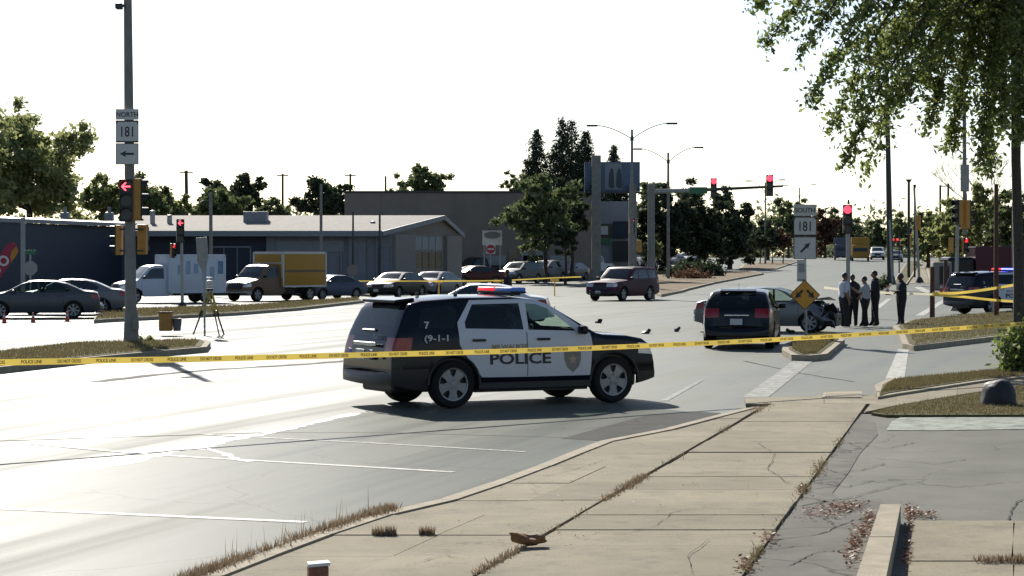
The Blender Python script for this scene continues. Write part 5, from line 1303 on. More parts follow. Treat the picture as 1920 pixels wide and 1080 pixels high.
plain_pole('slim black pole in front of the storefront, right of the pair', 712, 545, 712, 401, 138, .08, 'dark_pole')
plain_pole('grey pole behind the slim signal, against the navy wall', 396, 560, 395, 360, 130, .12, 'grey_pole')
plain_pole('short rusty steel bollard post with tape tied to it', 1748, 598, 1748, 500, 83, .10, 'rust', 'bollard_post', 'post')
plain_pole('short brown post beside the concrete block', 1773, 546, 1773, 488, 140, .14, 'rust', 'bollard_post', 'post')
plain_pole('thin pale pole among the trees at far right', 1900, 520, 1899, 395, 130, .07, 'steel')
# gantry frame far right
g = empty('gantry', (XY(1772, 260), 260, gz(260)), 0, 'thin dark gantry frame over the far trees at right', 'gantry')
for px, tp_ in ((1763, 347), (1778, 344)): post(g, 'upright', px, 470, px, tp_, 260, .13, .12, 'dark_pole')
mb = MB(); mb.bar(rel(g, 1763, 349, 260), rel(g, 1778, 349, 260), .12); mb.build('beam', M['dark_pole'], g)
# flat grey board on a post, next to the survey tripod
t = empty('sign_board', (XY(381, 66), 66, 0), 0, 'narrow grey board seen from behind above the yellow tripod', 'sign'); post(t, 'post', 384, 636, 382, 480, 66, .03, .03, 'steel')
mb = MB(); v = rel(t, 379, 466, 66); mb.box(v, (.33, .03, .66), (0, R(-4), 0), bev=.005); mb.prism([v + Vector(p) for p in ((-.165, -.015, -.33), (.165, -.015, -.33), (.12, -.015, -.62), (-.02, -.015, -.62))], (0, .03, 0)); mb.build('board', M['sign_back'], t)
# warning diamond and south sign on one post
y8 = 60; dp = empty('sign_post', (XY(1512, y8), y8, 0.14), 0, 'thin steel post on the small island holding three signs', 'post'); post(dp, 'post', 1512, 648, 1508, 385, y8, .032, .032, 'steel', 8)
route_sign('route_sign', 'white SOUTH 181 sign with diagonal arrow above the crash', y8 - .06, 1488, 1531, (383, 405, 443, 486), 'SOUTH', 45)
t = empty('parking_sign', (XY(1503, y8 - .06), y8 - .06, ZY(528, y8)), 0, 'small white plate between the south sign and yellow diamond', 'road sign')
mb = MB(); hh = ZY(487, y8) - ZY(528, y8); mb.box((0, 0, hh / 2), (.25, .006, hh), bev=.002); mb.build('plate', M['sign_white'], t)
mb = MB(); mb.box((0, -.006, .05), (.19, .004, .04)); mb.box((0, -.006, hh * .62), (.16, .004, hh * .4)); mb.build('print', M['sign_back'], t)
t = empty('warning_sign', (XY(1509, y8 - .08), y8 - .08, ZY(553, y8)), 0, 'yellow diamond sign with two arrows pointing down and apart', 'road sign')
k = .415; mb = MB(); mb.prism([(k, 0, 0), (0, 0, k), (-k, 0, 0), (0, 0, -k)], (0, .006, 0)); mb.build('border', M['sign_black'], t)
k = .385; mb = MB(); mb.prism([(k, -.004, 0), (0, -.004, k), (-k, -.004, 0), (0, -.004, -k)], (0, .003, 0)); mb.build('amber_field', M['sign_amber'], t)
for s in (-1, 1):
    mb = MB(); ang = R(-90 + s * 42); c, s_ = math.cos(ang), math.sin(ang); ar = [(-.15, .032), (.0, .032), (-.02, .095), (.15, 0), (-.02, -.095), (.0, -.032), (-.15, -.032)]
    mb.prism([(s * .155 + u * c - v_ * s_, -.008, .02 + u * s_ + v_ * c) for u, v_ in ar], (0, .003, 0)); mb.build('arrow', M['sign_black'], t)
# sign boards by the lot
yy = 175; t = empty('sign_board', (XY(922, yy), yy, gz(yy)), 0, 'white board with dark oval emblem in front of the tan building', 'sign')
mb = MB(); v = rel(t, 923, 446, yy); mb.box(v, (37 * yy / F, .06, 27 * yy / F), bev=.01); mb.build('board', M['sign_white'], t)
mb = MB(); mb.lathe([(.001, 0), (.65, 0), (.65, .03), (.001, .03)], Matrix.Translation(rel(t, 923, 441, yy - .07)) @ Matrix.Rotation(R(90), 4, 'X') @ Matrix.Diagonal((1, .42, 1, 1)), 24); mb.build('oval_emblem', M['decal_grey'], t)
for px in (908, 938): post(t, 'post', px, 525, px, 446, yy + .1, .05, .05, 'steel')
t = empty('no_entry_sign', (XY(920, 172), 172, gz(172)), 0, 'red round no entry sign below the white oval board', 'road sign')
mb = MB(); mb.box(rel(t, 920, 467, 172), (.72, .02, .72), bev=.01); mb.build('plate', M['sign_white'], t); mb = MB(); mb.cyl(rel(t, 920, 467, 171.985), rel(t, 920, 467, 171.96), .34, n=24); mb.build('red_disc', M['sign_red'], t)
mb = MB(); mb.box(rel(t, 920, 467, 171.95), (.48, .01, .11)); mb.build('white_bar', M['sign_white'], t); post(t, 'post', 920, 525, 920, 467, 172.05, .04, .04, 'steel')
t = empty('stop_sign', (XY(661, 124), 124, 0), 0, 'small octagonal sign seen from behind by the verge tip', 'road sign'); post(t, 'post', 662, 560, 661, 497, 124, .04, .04, 'steel', 8)
mb = MB(); q = Matrix.Translation(rel(t, 661, 507, 124 - .06)) @ Matrix.Rotation(R(90), 4, 'X') @ Matrix.Rotation(R(22.5), 4, 'Z'); mb.lathe([(.001, 0), (.34, 0), (.34, .012), (.001, .012)], q, 8); mb.build('plate', M['pier'], t)
t = empty('stop_sign', (XY(57, 100), 100, 0), 0, 'grey backed octagonal sign with green street plate near the flag', 'road sign'); post(t, 'post', 57, 575, 57, 470, 100, .04, .04, 'steel', 8)
mb = MB(); q = Matrix.Translation(rel(t, 57, 503, 99.95)) @ Matrix.Rotation(R(90), 4, 'X') @ Matrix.Rotation(R(22.5), 4, 'Z'); mb.lathe([(.001, 0), (.33, 0), (.33, .012), (.001, .012)], q, 8); mb.build('plate', M['sign_back'], t)
mb = MB(); mb.box(rel(t, 57, 473, 99.94), (.48, .01, .2), bev=.003); mb.build('street_name_plate', M['sign_green'], t)
# feather flag
yf = 100; fl = empty('feather_flag', (XY(-40, yf), yf, 0), 0, 'red feather flag with amber tip and white letters at the left edge', 'flag'); post(fl, 'pole', -46, 575, -10, 455, yf + .03, .03, .02, 'steel', 8)
M['flag_red'] = mat('flag_red', (0.30, 0.03, 0.06), .8, var=.15); M['flag_amber'] = mat('flag_amber', (0.42, 0.19, 0.03), .8)
def fpt(u, v_): # along the leaning banner: u 0 bottom..1 top, v across
    a, b = rel(fl, -45, 570, yf), rel(fl, 22, 452, yf); d = (b - a); n = Vector((d.z, 0, -d.x)).normalized(); bend = .25 * u * u
    return a + d * u + n * (v_ * .62 + bend)
mb = MB(); N = 14
for i in range(N):
    u0, u1 = .0 + .86 * i / N, .86 * (i + 1) / N
    mb.poly([fpt(u0, -.5), fpt(u0, .5), fpt(u1, .5), fpt(u1, -.5)])
mb.poly([fpt(.86, -.5), fpt(.86, .5), fpt(.93, .42), fpt(.98, .1), fpt(1.0, -.2), fpt(.95, -.5)])
o = mb.build('cloth', M['flag_red'], fl, doubles=True)
sm = o.modifiers.new('thick', 'SOLIDIFY'); sm.thickness = .01
mb = MB(); mb.poly([fpt(.80, .2) + Vector((0, -.02, 0)), fpt(.74, .5) + Vector((0, -.02, 0)), fpt(.86, .5) + Vector((0, -.02, 0)), fpt(.93, .42) + Vector((0, -.02, 0)), fpt(.97, .1) + Vector((0, -.02, 0)), fpt(.88, .05) + Vector((0, -.02, 0))]); mb.build('amber_tip', M['flag_amber'], fl)
d = (fpt(.6, 0) - fpt(.4, 0)); ang = math.atan2(d.z, d.x)
for ch, u in (('O', .70), ('P', .52), ('E', .34), ('N', .16)):
    q = fpt(u, 0) + Vector((0, -.025, 0)); text_part('letter', ch, .62, M['sign_white'], fl, Matrix.Translation(q) @ Matrix.Rotation(-(ang - R(90)), 4, 'Y') @ FACE, bold=.02)
# ================================================================== SMALL STREET THINGS
def cone_thing(label, px, py, hgt, group, z=0.0, y=None):
    x, yy_ = G(px, py, z) if y is None else (XY(px, y), y); t = empty('traffic_cone', (x, yy_, gz(yy_) + z), 0, label, 'traffic cone', group)
    mb = MB(); mb.box((0, 0, .015), (hgt * .62, hgt * .62, .03), bev=.008); mb.build('base', M['black' if z == 0 else 'cone'], t)
    mb = MB(); mb.lathe([(hgt * .23, .03), (hgt * .06, hgt), (hgt * .001, hgt)], n=16); mb.build('cone', M['cone'], t, smooth=40)
    mb = MB(); mb.lathe([(hgt * .145, hgt * .55), (hgt * .105, hgt * .78)], n=16); mb.build('band', M['sign_white'], t)
for px, py, l in ((8, 606, 'leftmost small orange cone in front of the grey sedan'), (62, 605, 'second small orange cone from the left edge'), (126, 603, 'third small orange cone, below the sedan door'), (191, 601, 'fourth small orange cone, behind the sedan tail')):
    cone_thing(l, px, py, .36, 'small cones along the left road')
cone_thing('orange cone between the group of people and the lone officer', 1664, 553, .60, 'cones by the far corner'); cone_thing('orange cone between the rusty bollard and brown post', 1765, 549, .56, 'cones by the far corner')
# survey tripod with instrument
yt = 66.5; tr = empty('survey_tripod', (XY(392, yt), yt, 0), 0, 'yellow survey tripod with an instrument on top near the island tip', 'tripod')
M['tripod_yellow'] = mat('tripod_yellow', (0.34, 0.26, 0.04), .5, var=.1)
hd = rel(tr, 393, 545, yt); feet = [rel(tr, 357, 640, yt) + Vector((0, .6, 0)), rel(tr, 411, 640, yt), rel(tr, 416, 640, yt) + Vector((0, .5, 0))]
for f in feet:
    f.z = 0.0; mb = MB(); s = (f - hd).cross(Vector((0, 1, 0))).normalized() * .045
    mid = hd.lerp(f, .55)
    mb.bar(hd + s, mid + s, .03); mb.bar(hd - s, mid - s, .03); lg = mb.build('leg', M['tripod_yellow'], tr)
    mb = MB(); mb.bar(hd.lerp(f, .45), f, .035); mb.box(mid, (.11, .06, .06)); mb.build('lower_leg', M['dark_pole'], lg)
mb = MB(); mb.cyl(hd, hd + Vector((0, 0, .06)), .11, n=12); mb.build('head_plate', M['dark_pole'], tr)
mb = MB(); mb.box(hd + Vector((0, 0, .2)), (.17, .15, .22), bev=.03); mb.cyl(hd + Vector((0, -.14, .24)), hd + Vector((0, .14, .24)), .045, n=12); mb.box(hd + Vector((0, 0, .38)), (.19, .06, .05), bev=.015); mb.build('instrument', M['sign_white'], tr, smooth=35)
t = empty('equipment_case', (XY(311, 66), 66, 0.14), 0, 'amber equipment case standing on the left island', 'case'); M['case'] = mat('case_amber', (0.36, 0.17, 0.03), .6)
mb = MB(); mb.box((0, 0, .27), (.38, .32, .54), bev=.04); mb.build('shell', M['case'], t); mb = MB(); mb.box((0, 0, .55), (.4, .34, .04), bev=.01); mb.build('lid', M['rust'], t); mb = MB(); mb.tube([(-.1, 0, .57), (-.08, 0, .62), (.08, 0, .62), (.1, 0, .57)], .012, 6); mb.build('handle', M['black'], t)
t = empty('bucket', (XY(332, 66), 66, 0.14), 0, 'small dark bucket beside the amber equipment case', 'bucket'); mb = MB(); mb.lathe([(.11, 0), (.14, .36), (.15, .37), (.13, .36), (.10, .03), (.001, .03)], n=18); mb.build('pail', M['decal_grey'], t, smooth=40)
mb = MB(); mb.tube([(.14 * math.cos(a), 0, .36 - .1 * math.sin(a)) for a in [math.pi * i / 8 for i in range(9)]], .006, 5); mb.build('bail', M['steel'], t)
# concrete block and dome
t = empty('concrete_block', (XY(1765, 150), 150, gz(150)), 0, 'weathered concrete block beside the far crossing', 'block'); mb = MB(); mb.box((0, 0, .95), (1.25, 1.0, 1.9), bev=.1); mb.build('block', M['pier'], t, smooth=30); mb = MB(); mb.box((.1, -.52, 1.0), (.62, .06, 1.2)); mb.build('recess_panel', M['rim_dark'], t)
x, y = G(1872, 758, .07); dm = empty('boulder', (x, y, .06), 0, 'dark rounded boulder on the lawn at right', 'boulder')
M['dome'] = mat('dark_boulder', (0.018, 0.017, 0.018), .6, var=.4, scale=6, bump=.4, bscale=20)
mb = MB(); bmesh.ops.create_uvsphere(mb.bm, u_segments=28, v_segments=18, radius=.30)
for v_ in list(mb.bm.verts):
    c = v_.co; k = 1 + .09 * math.sin(c.x * 9 + 1) * math.cos(c.y * 8 + c.z * 7) + .035 * math.sin(c.z * 21 + c.x * 15) + .02 * math.sin(c.y * 37 + c.x * 29)
    v_.co = Vector((c.x * k * .98, c.y * k * .95, max(c.z, -.05) * k * 1.28 + .02))
mb.build('stone', M['dome'], dm, smooth='all')
# litter
x, y = G(596, 1088, ZS); cp = empty('food_carton', (x, y, ZS), R(12), 'white topped brown carton standing on the near pavement', 'carton'); M['carton'] = mat('carton_brown', (0.24, 0.10, 0.06), .7, var=.4, scale=14)
mb = MB(); mb.prism([(-.07, -.05, 0), (.07, -.05, 0), (.07, .05, 0), (-.07, .05, 0)], (.0, 0, .10)); mb.build('box', M['carton'], cp)
mb = MB(); mb.prism([(-.076, -.056, .10), (.080, -.052, .108), (.076, .056, .112), (-.072, .058, .104)], (.002, 0, .022)); mb.build('lid', M['p_white'], cp)
x, y = G(990, 1025, ZS); M['kraft'] = mat('brown_paper', (0.22, 0.11, 0.05), .8, var=.3); mb = MB(); bmesh.ops.create_icosphere(mb.bm, subdivisions=3, radius=.1)
for v_ in mb.bm.verts:
    c = v_.co; k = 1 + .35 * math.sin(c.x * 40 + c.y * 23) * math.sin(c.z * 31 + c.y * 17); v_.co = Vector((c.x * 1.5 * k, c.y * .7 * k, max(.0, c.z * .45 * k + .05 + .06 * max(0, -c.x * 9))))
o = mb.build('crumpled_bag', M['kraft']); o.location = (x, y, ZS); o.rotation_euler = (0, 0, .3); tag(o, 'crumpled brown paper bag on the pavement crack', 'bag')
rng2 = random.Random(3)
for i, (px, py) in enumerate(((1480, 604 + 20), (1148, 634), (1124, 606), (1215, 626), (1270, 622))):
    x, y = G(px, py); mb = MB(); mb.box((0, 0, .04), (.22, .14, .07), (rng2.random(), rng2.random(), 0)); mb.box((.12, .05, .03), (.12, .1, .05), (0, rng2.random(), 1)); o = mb.build('crash_debris', M['black']); o.location = (x, y, 0.01); o.rotation_euler = (0, 0, i)
    tag(o, 'small dark piece of crash debris lying on the road', 'debris', 'crash debris')
# ================================================================== TAPES
def tape(name, label, knots, width, m, txt=False, group=None):
    """knots: (px, py, depth)"""
    pts = [P(*k) for k in knots]; N = 24; cur = []
    for i in range(len(pts) - 1):
        p0 = pts[max(i - 1, 0)]; p1 = pts[i]; p2 = pts[i + 1]; p3 = pts[min(i + 2, len(pts) - 1)]
        for j in range(N):
            t = j / N; cur.append(.5 * ((2 * p1) + (p2 - p0) * t + (2 * p0 - 5 * p1 + 4 * p2 - p3) * t * t + (3 * p1 - p0 - 3 * p2 + p3) * t ** 3))
    cur.append(pts[-1]); mb = MB(); hw = width / 2; up = Vector((0, 0, 1)); row = []
    for i, p in enumerate(cur):
        tw = .25 * math.sin(i * .21) ; nrm = up + Vector((0, tw, 0)); nrm.normalize(); row.append((mb.bm.verts.new(p + nrm * hw), mb.bm.verts.new(p - nrm * hw)))
    for a, b in zip(row, row[1:]): mb.bm.faces.new((a[0], a[1], b[1], b[0]))
    me_o = mb.build('strip', m, None, smooth='all')
    r = empty(name, (0, 0, 0), 0, label, 'tape', group); me_o.parent = r
    if txt:
        acc = 0; nxt = .1; k = 0
        for a, b in zip(cur, cur[1:]):
            L_ = (b - a).length
            while nxt < acc + L_:
                q = a.lerp(b, (nxt - acc) / L_); d = (b - a); s = ('POLICE LINE', 'DO NOT CROSS')[k % 2]
                mt = Matrix.Translation(q + Vector((0, -.014, 0))) @ Matrix.Rotation(math.atan2(d.y, d.x), 4, 'Z') @ Matrix.Rotation(-math.atan2(d.z, math.hypot(d.x, d.y)), 4, 'Y') @ FACE
                text_part('lettering', s, width * .74, M['sign_black'], me_o, mt, .0006, squeeze=.80 if k % 2 else .92, bold=.001); nxt += .54; k += 1
            acc += L_
    return r
def ty(px): return 1.0 / (1 / 27.0 + (1 / 42.0 - 1 / 27.0) * px / 1885.0)
main = [(-260, 684), (0, 679.5), (200, 676), (400, 672.5), (660, 666), (950, 658.5), (1220, 648), (1450, 637), (1700, 622), (1890, 609), (1930, 606)]
tape('barrier_tape', 'long yellow police tape stretched across the whole street in front', [(a, b, ty(a)) for a, b in main], .078, M['yellow_tape'], True)
tape('barrier_tape', 'pale tape passing in front of the group of people', [(1545, 539, 74), (1620, 547, 76), (1748, 552, 82.8)], .075, M['pale_tape'])
tape('barrier_tape', 'pale yellow tape rising from rusty bollard past the right police car', [(1748, 550, 82.8), (1800, 549, 82.5), (1868, 540, 82.8), (1935, 528, 83)], .10, M['yellow_tape'])
tape('barrier_tape', 'pale yellow tape sagging low in front of the right police car', [(1748, 553, 82.7), (1800, 556, 82.4), (1868, 563, 82.8), (1940, 567, 83)], .09, M['yellow_tape'])
tape('barrier_tape', 'thin yellow tape strung in front of the queue of cars', [(664, 527, 126), (745, 527, 125), (822, 527, 124), (935, 526, 127), (1040, 521, 131), (1090, 519, 133)], .07, M['yellow_tape'])
for px, y, l in ((823, 124.2, 'yellow barrier stand in front of the grey sedan'), (934, 127.2, 'yellow barrier stand left of the walking person'), (1040, 131.2, 'yellow barrier stand in front of the silver suv')):
    t = empty('barrier_stand', (XY(px, y), y, 0), 0, l, 'barrier', 'yellow barrier stands')
    for s in (-1, 1):
        mb = MB(); mb.bar((0, s * .28, 0), (0, 0, .98), .06, .04); mb.build('leg', M['yellow_tape'], t)
    mb = MB(); mb.box((0, 0, .93), (.5, .05, .12)); mb.build('rail', M['yellow_tape'], t)
# ================================================================== VEGETATION
LM = {
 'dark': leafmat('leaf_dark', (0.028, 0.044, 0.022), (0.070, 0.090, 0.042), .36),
 'mid': leafmat('leaf_mid', (0.075, 0.105, 0.04), (0.16, 0.19, 0.08), .5),
 'olive': leafmat('leaf_olive', (0.14, 0.165, 0.06), (0.27, 0.29, 0.115), .56),
 'gold': leafmat('leaf_golden', (0.20, 0.225, 0.085), (0.36, 0.375, 0.155), .58),
 'needle': leafmat('needles', (0.020, 0.034, 0.020), (0.048, 0.064, 0.036), .2),
 'red': leafmat('leaf_russet', (0.09, 0.045, 0.03), (0.15, 0.09, 0.05), .4),
 'pale': leafmat('leaf_hazed', (0.11, 0.13, 0.07), (0.21, 0.23, 0.13), .5),  # far leaf colour lightened to stand in for distance haze
 'near': leafmat('leaf_near', (0.09, 0.125, 0.03), (0.27, 0.31, 0.095), .58),
}
def leaf_quads(C, size, droop=0.0, aspect=.55):
    n = len(C); u = rng.normal(0, 1, (n, 3)); u /= np.linalg.norm(u, axis=1)[:, None]
    if droop: u[:, 2] -= droop; u /= np.linalg.norm(u, axis=1)[:, None]
    w_ = rng.normal(0, 1, (n, 3)); v = np.cross(u, w_); v /= np.linalg.norm(v, axis=1)[:, None]
    s = (size * rng.uniform(.4, 1.45, n))[:, None]
    return np.stack([C - u * s, C - v * s * aspect, C + u * s, C + v * s * aspect], 1).reshape(-1, 3)
def clumps(cx, cy, z0, z1, rx, n, rough=.35, ry=None):
    """clump centres filling an uneven egg-shaped crown"""
    out = []; ry = ry or rx; zc, rz = (z0 + z1) / 2, (z1 - z0) / 2
    while len(out) < n:
        p = rng.normal(0, 1, 3); p /= np.linalg.norm(p); r_ = rng.uniform(.35, 1.0) ** .5
        f = 1 + rough * (math.sin(p[0] * 5 + cx) * math.cos(p[2] * 4 + cy) + .4 * math.sin(p[0] * 11 + p[2] * 9))
        q = p * r_ * f * np.array([rx, ry, rz]) * .82
        if p[2] < -.55 and rng.random() < .6: continue
        out.append((cx + q[0], cy + q[1], zc + q[2]))
    return np.array(out)
def branches(mb, base, tops, r0):
    for t in tops:
        t = Vector(t); b = Vector(base); m = b.lerp(t, .5) + Vector((random.uniform(-.2, .2), random.uniform(-.2, .2), .1)) * (t - b).length * .3
        mb.tube([b, m, t], [r0, r0 * .6, r0 * .2], 6)
def broad_tree(label, px, base_y, y, top_py, bot_py, half, m, n=70, per=60, csize=.22, leaf=.2, trunk=.22, group=None, name='tree', rough=.48, px_base=None):
    gx_, z0, z1 = XY(px, y), ZY(bot_py, y), ZY(top_py, y); rx = half * y / F; g0 = gz(y)
    r = empty(name, (gx_, y, g0), 0, label, 'tree', group); n = int(n * 1.35); per = int(per * 1.1)
    C = clumps(0, 0, z0 - g0, z1 - g0, rx, n, rough)
    cs = csize * rx; mb = MB(); zt = (z0 - g0) + .25 * (z1 - z0)
    mb.tube([(0, 0, -.1), (.05, 0, zt * .5), (0, 0, zt + .2)], [trunk * 1.3, trunk, trunk * .75], 9)
    branches(mb, (0, 0, zt), [C[i] for i in rng.choice(len(C), min(9, len(C)), False)], trunk * .5)
    mb.build('trunk', M['bark'], r, smooth=50)
    L = np.repeat(C, per, 0); g = rng.normal(0, 1, L.shape); g *= np.minimum(np.abs(rng.normal(0, 1, (len(L), 1))) * .55 + .1, 1.1) * cs / np.linalg.norm(g, axis=1)[:, None]
    L = L + g * np.array([1, 1, .75]); np_mesh('crown', leaf_quads(L, leaf), 4, LM[m], r)
    return r
def conifer(label, px, y, top_py, bot_py, half, n=26, group='spruces', m='needle'):
    gx_, z0, z1 = XY(px, y), ZY(bot_py, y), ZY(top_py, y); rx = half * y / F; g0 = gz(y); r = empty('spruce_tree', (gx_, y, g0), 0, label, 'tree', group)
    mb = MB(); mb.tube([(0, 0, 0), (0, 0, (z1 - g0) * .6), (0, 0, z1 - g0)], [.3, .18, .03], 8); mb.build('trunk', M['bark'], r)
    P_ = []
    for i in range(n):
        t = i / (n - 1); z = z0 - g0 + (z1 - z0) * t ** .9; rr = rx * (1 - t) ** .8 * rng.uniform(.75, 1.1) + .12
        for b in range(max(5, int(15 * (1 - t) + 4))):
            a = rng.uniform(0, 2 * np.pi); L = rr * rng.uniform(.6, 1.1); k = int(24 + 60 * L / max(rx, .1)); u = rng.uniform(.1, 1, k) ** .7
            c = np.stack([np.cos(a) * u * L, np.sin(a) * u * L, z - .32 * u * L + .12 * u * u * L], 1); P_.append(c + rng.normal(0, .09 + .03 * rx, c.shape))
    np_mesh('crown', leaf_quads(np.concatenate(P_), .17, .3, .35), 4, LM[m], r); return r
# trees behind the left buildings
broad_tree('big golden olive tree at the left edge over the navy building', 55, 0, 158, 208, 455, 122, 'gold', 190, 95, .17, .20, .3)
broad_tree('second golden green tree at the far left edge', -60, 0, 150, 205, 440, 95, 'gold', 110, 80, .18, .2, .3)
broad_tree('small golden tree just left of the tall signal pole', 195, 0, 172, 328, 425, 48, 'olive', 60, 70, .2, .18)
broad_tree('green tree behind the tall signal pole', 268, 0, 188, 332, 430, 62, 'mid', 80, 70, .2, .18)
broad_tree('low dusty green tree right of the tall signal pole', 318, 0, 196, 362, 425, 42, 'olive', 60, 60, .2, .18)
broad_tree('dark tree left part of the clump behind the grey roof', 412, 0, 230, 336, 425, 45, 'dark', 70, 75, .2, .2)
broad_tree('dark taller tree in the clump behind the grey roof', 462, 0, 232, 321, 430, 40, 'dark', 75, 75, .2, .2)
broad_tree('light green tree in front of the dark clump', 420, 0, 200, 356, 425, 55, 'mid', 80, 70, .2, .18)
broad_tree('small green tree trailing right of the dark clump', 520, 0, 222, 375, 425, 40, 'mid', 50, 65, .2, .18)
broad_tree('round dark tree between two utility poles', 612, 0, 228, 336, 425, 52, 'dark', 105, 85, .18, .2)
broad_tree('round green tree above the tan building roof', 802, 0, 245, 306, 400, 46, 'mid', 80, 85, .18, .2)
broad_tree('thin yellow green tree left of the round one above the roof', 752, 0, 250, 325, 400, 28, 'olive', 26, 40, .24, .18)
# spruces and the trees in front of the tan building
conifer('slim spruce left of the tall spruce pair', 1006, 255, 248, 410, 60)
conifer('tall spruce left of the pair behind the billboard', 1054, 262, 228, 410, 74); conifer('tall spruce right of the pair behind the billboard', 1072, 266, 230, 410, 74)
conifer('broad dark spruce next to the billboard', 1098, 258, 250, 410, 66); conifer('small spruce tip above the billboard', 1151, 300, 276, 400, 52)
broad_tree('tall green street tree in front of the tan building', 1022, 0, 172, 328, 480, 76, 'mid', 120, 80, .17, .17, .16)
broad_tree('dark green tree tucked right of the street tree', 1072, 0, 178, 335, 470, 42, 'dark', 60, 70, .2, .17, .14)
broad_tree('small tree peeking over the tan roof', 968, 0, 235, 322, 390, 28, 'mid', 34, 60, .22, .18, .14)
broad_tree('small dark tree before the pale building', 1060, 0, 165, 420, 480, 26, 'dark', 26, 50, .24, .15, .1)
# dark trees on the median
GM = 'dark trees along the median'
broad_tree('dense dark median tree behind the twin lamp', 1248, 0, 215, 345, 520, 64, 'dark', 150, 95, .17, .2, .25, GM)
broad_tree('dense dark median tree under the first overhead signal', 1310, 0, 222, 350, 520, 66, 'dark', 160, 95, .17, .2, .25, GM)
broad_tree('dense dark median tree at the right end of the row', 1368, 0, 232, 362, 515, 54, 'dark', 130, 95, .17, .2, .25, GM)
broad_tree('green tree top between billboard and twin lamp', 1222, 0, 240, 335, 470, 36, 'mid', 50, 60, .2, .2)
broad_tree('golden bush below the distant red arrow', 1225, 0, 200, 438, 500, 22, 'gold', 26, 50, .24, .16, .08)
def bush(label, px, base_py, y, top_py, half, m, n=30, per=60, leaf=.12, name='bush', depth=1.0):
    g0 = gz(y); r = empty(name, (XY(px, y), y, g0), 0, label, 'bush'); z1 = ZY(top_py, y) - g0; rx = half * y / F
    C = []
    while len(C) < n:
        a, q = rng.uniform(0, 2 * np.pi), rng.uniform(0, 1) ** .5; zz = rng.uniform(.1, 1) * z1 * (1 - .45 * q * q); C.append((rx * .85 * q * math.cos(a), rx * .85 * depth * q * math.sin(a), zz * .9))
    C = np.array(C); L = np.repeat(C, per, 0) + rng.normal(0, .16 * max(rx, z1 * .6), (n * per, 3)); L[:, 2] = np.abs(L[:, 2])
    np_mesh('foliage', leaf_quads(L, leaf), 4, LM[m], r)
    mb = MB(); branches(mb, (0, 0, 0), [C[i] for i in range(min(8, n))], .03 + .01 * rx); mb.build('stems', M['bark'], r); return r
yb_ = G(1300, 522)[1]
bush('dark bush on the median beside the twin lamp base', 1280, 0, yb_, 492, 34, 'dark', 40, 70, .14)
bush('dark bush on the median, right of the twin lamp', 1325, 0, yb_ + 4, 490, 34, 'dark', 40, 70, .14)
bush('low russet bush on the median front', 1300, 0, yb_ - 6, 508, 36, 'red', 30, 60, .10)
# far wood closing the street
GF = 'far trees closing the street'
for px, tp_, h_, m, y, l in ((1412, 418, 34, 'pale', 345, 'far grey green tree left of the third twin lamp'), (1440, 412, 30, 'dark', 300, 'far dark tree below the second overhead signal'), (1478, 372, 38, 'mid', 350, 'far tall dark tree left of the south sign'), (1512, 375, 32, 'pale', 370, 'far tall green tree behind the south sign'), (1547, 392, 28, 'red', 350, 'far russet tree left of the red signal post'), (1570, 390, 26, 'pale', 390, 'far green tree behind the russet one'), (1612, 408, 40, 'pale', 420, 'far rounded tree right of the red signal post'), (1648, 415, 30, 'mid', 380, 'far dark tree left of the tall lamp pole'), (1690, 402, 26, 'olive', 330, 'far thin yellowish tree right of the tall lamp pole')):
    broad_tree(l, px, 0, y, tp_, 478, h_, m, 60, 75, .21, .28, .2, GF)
for i, (px, l) in enumerate(((1425, 'young dark street tree left of the far lamp'), (1448, 'young dark street tree right of the far lamp'), (1468, 'purplish young tree beside the south sign'))):
    broad_tree(l, px, 0, 262, 430, 478, 20, 'red' if i == 2 else 'dark', 30, 60, .24, .17, .07, 'young trees on the far median')
# far mass of trees behind everything
L = []
for k in range(260):
    y = rng.uniform(430, 560); x = XY(rng.uniform(-150, 2100), y); z = Z2 + rng.uniform(.5, 9.0); c = np.array([x, y, z]); L.append(c + rng.normal(0, 1.6, (90, 3)) * np.array([1.4, 1, .9]))
for k in range(300):
    y = rng.uniform(415, 440); x = XY(rng.uniform(-150, 2100), y); c = np.array([x, y, Z2 + rng.uniform(-.5, 3.2)]); L.append(c + rng.normal(0, 1.0, (70, 3)) * np.array([1.6, 1, .8]))
tag(np_mesh('far_woodland', leaf_quads(np.concatenate(L), .5), 4, LM['pale']), 'band of distant trees along the horizon, haze put into the pale leaf colour', 'woodland', None, 'stuff')
# right-hand trees
GR = 'yellow green trees behind the right corner'
for px, tp_, bt, h_, m, y, l in ((1740, 388, 500, 40, 'olive', 235, 'yellow green tree right of the leaning pale pole'), (1795, 372, 500, 52, 'gold', 225, 'yellow green tree behind the slanting signal pole'), (1850, 345, 500, 50, 'olive', 215, 'larger yellow green tree left of the rusty pole'), (1910, 350, 505, 60, 'mid', 205, 'green tree at right edge behind the police car'), (1775, 400, 505, 40, 'mid', 245, 'dull green tree behind the concrete block'), (1985, 330, 505, 60, 'olive', 200, 'olive tree past the right edge')):
    broad_tree(l, px, 0, y, tp_, bt, h_, m, 80, 80, .19, .2, .2, GR)
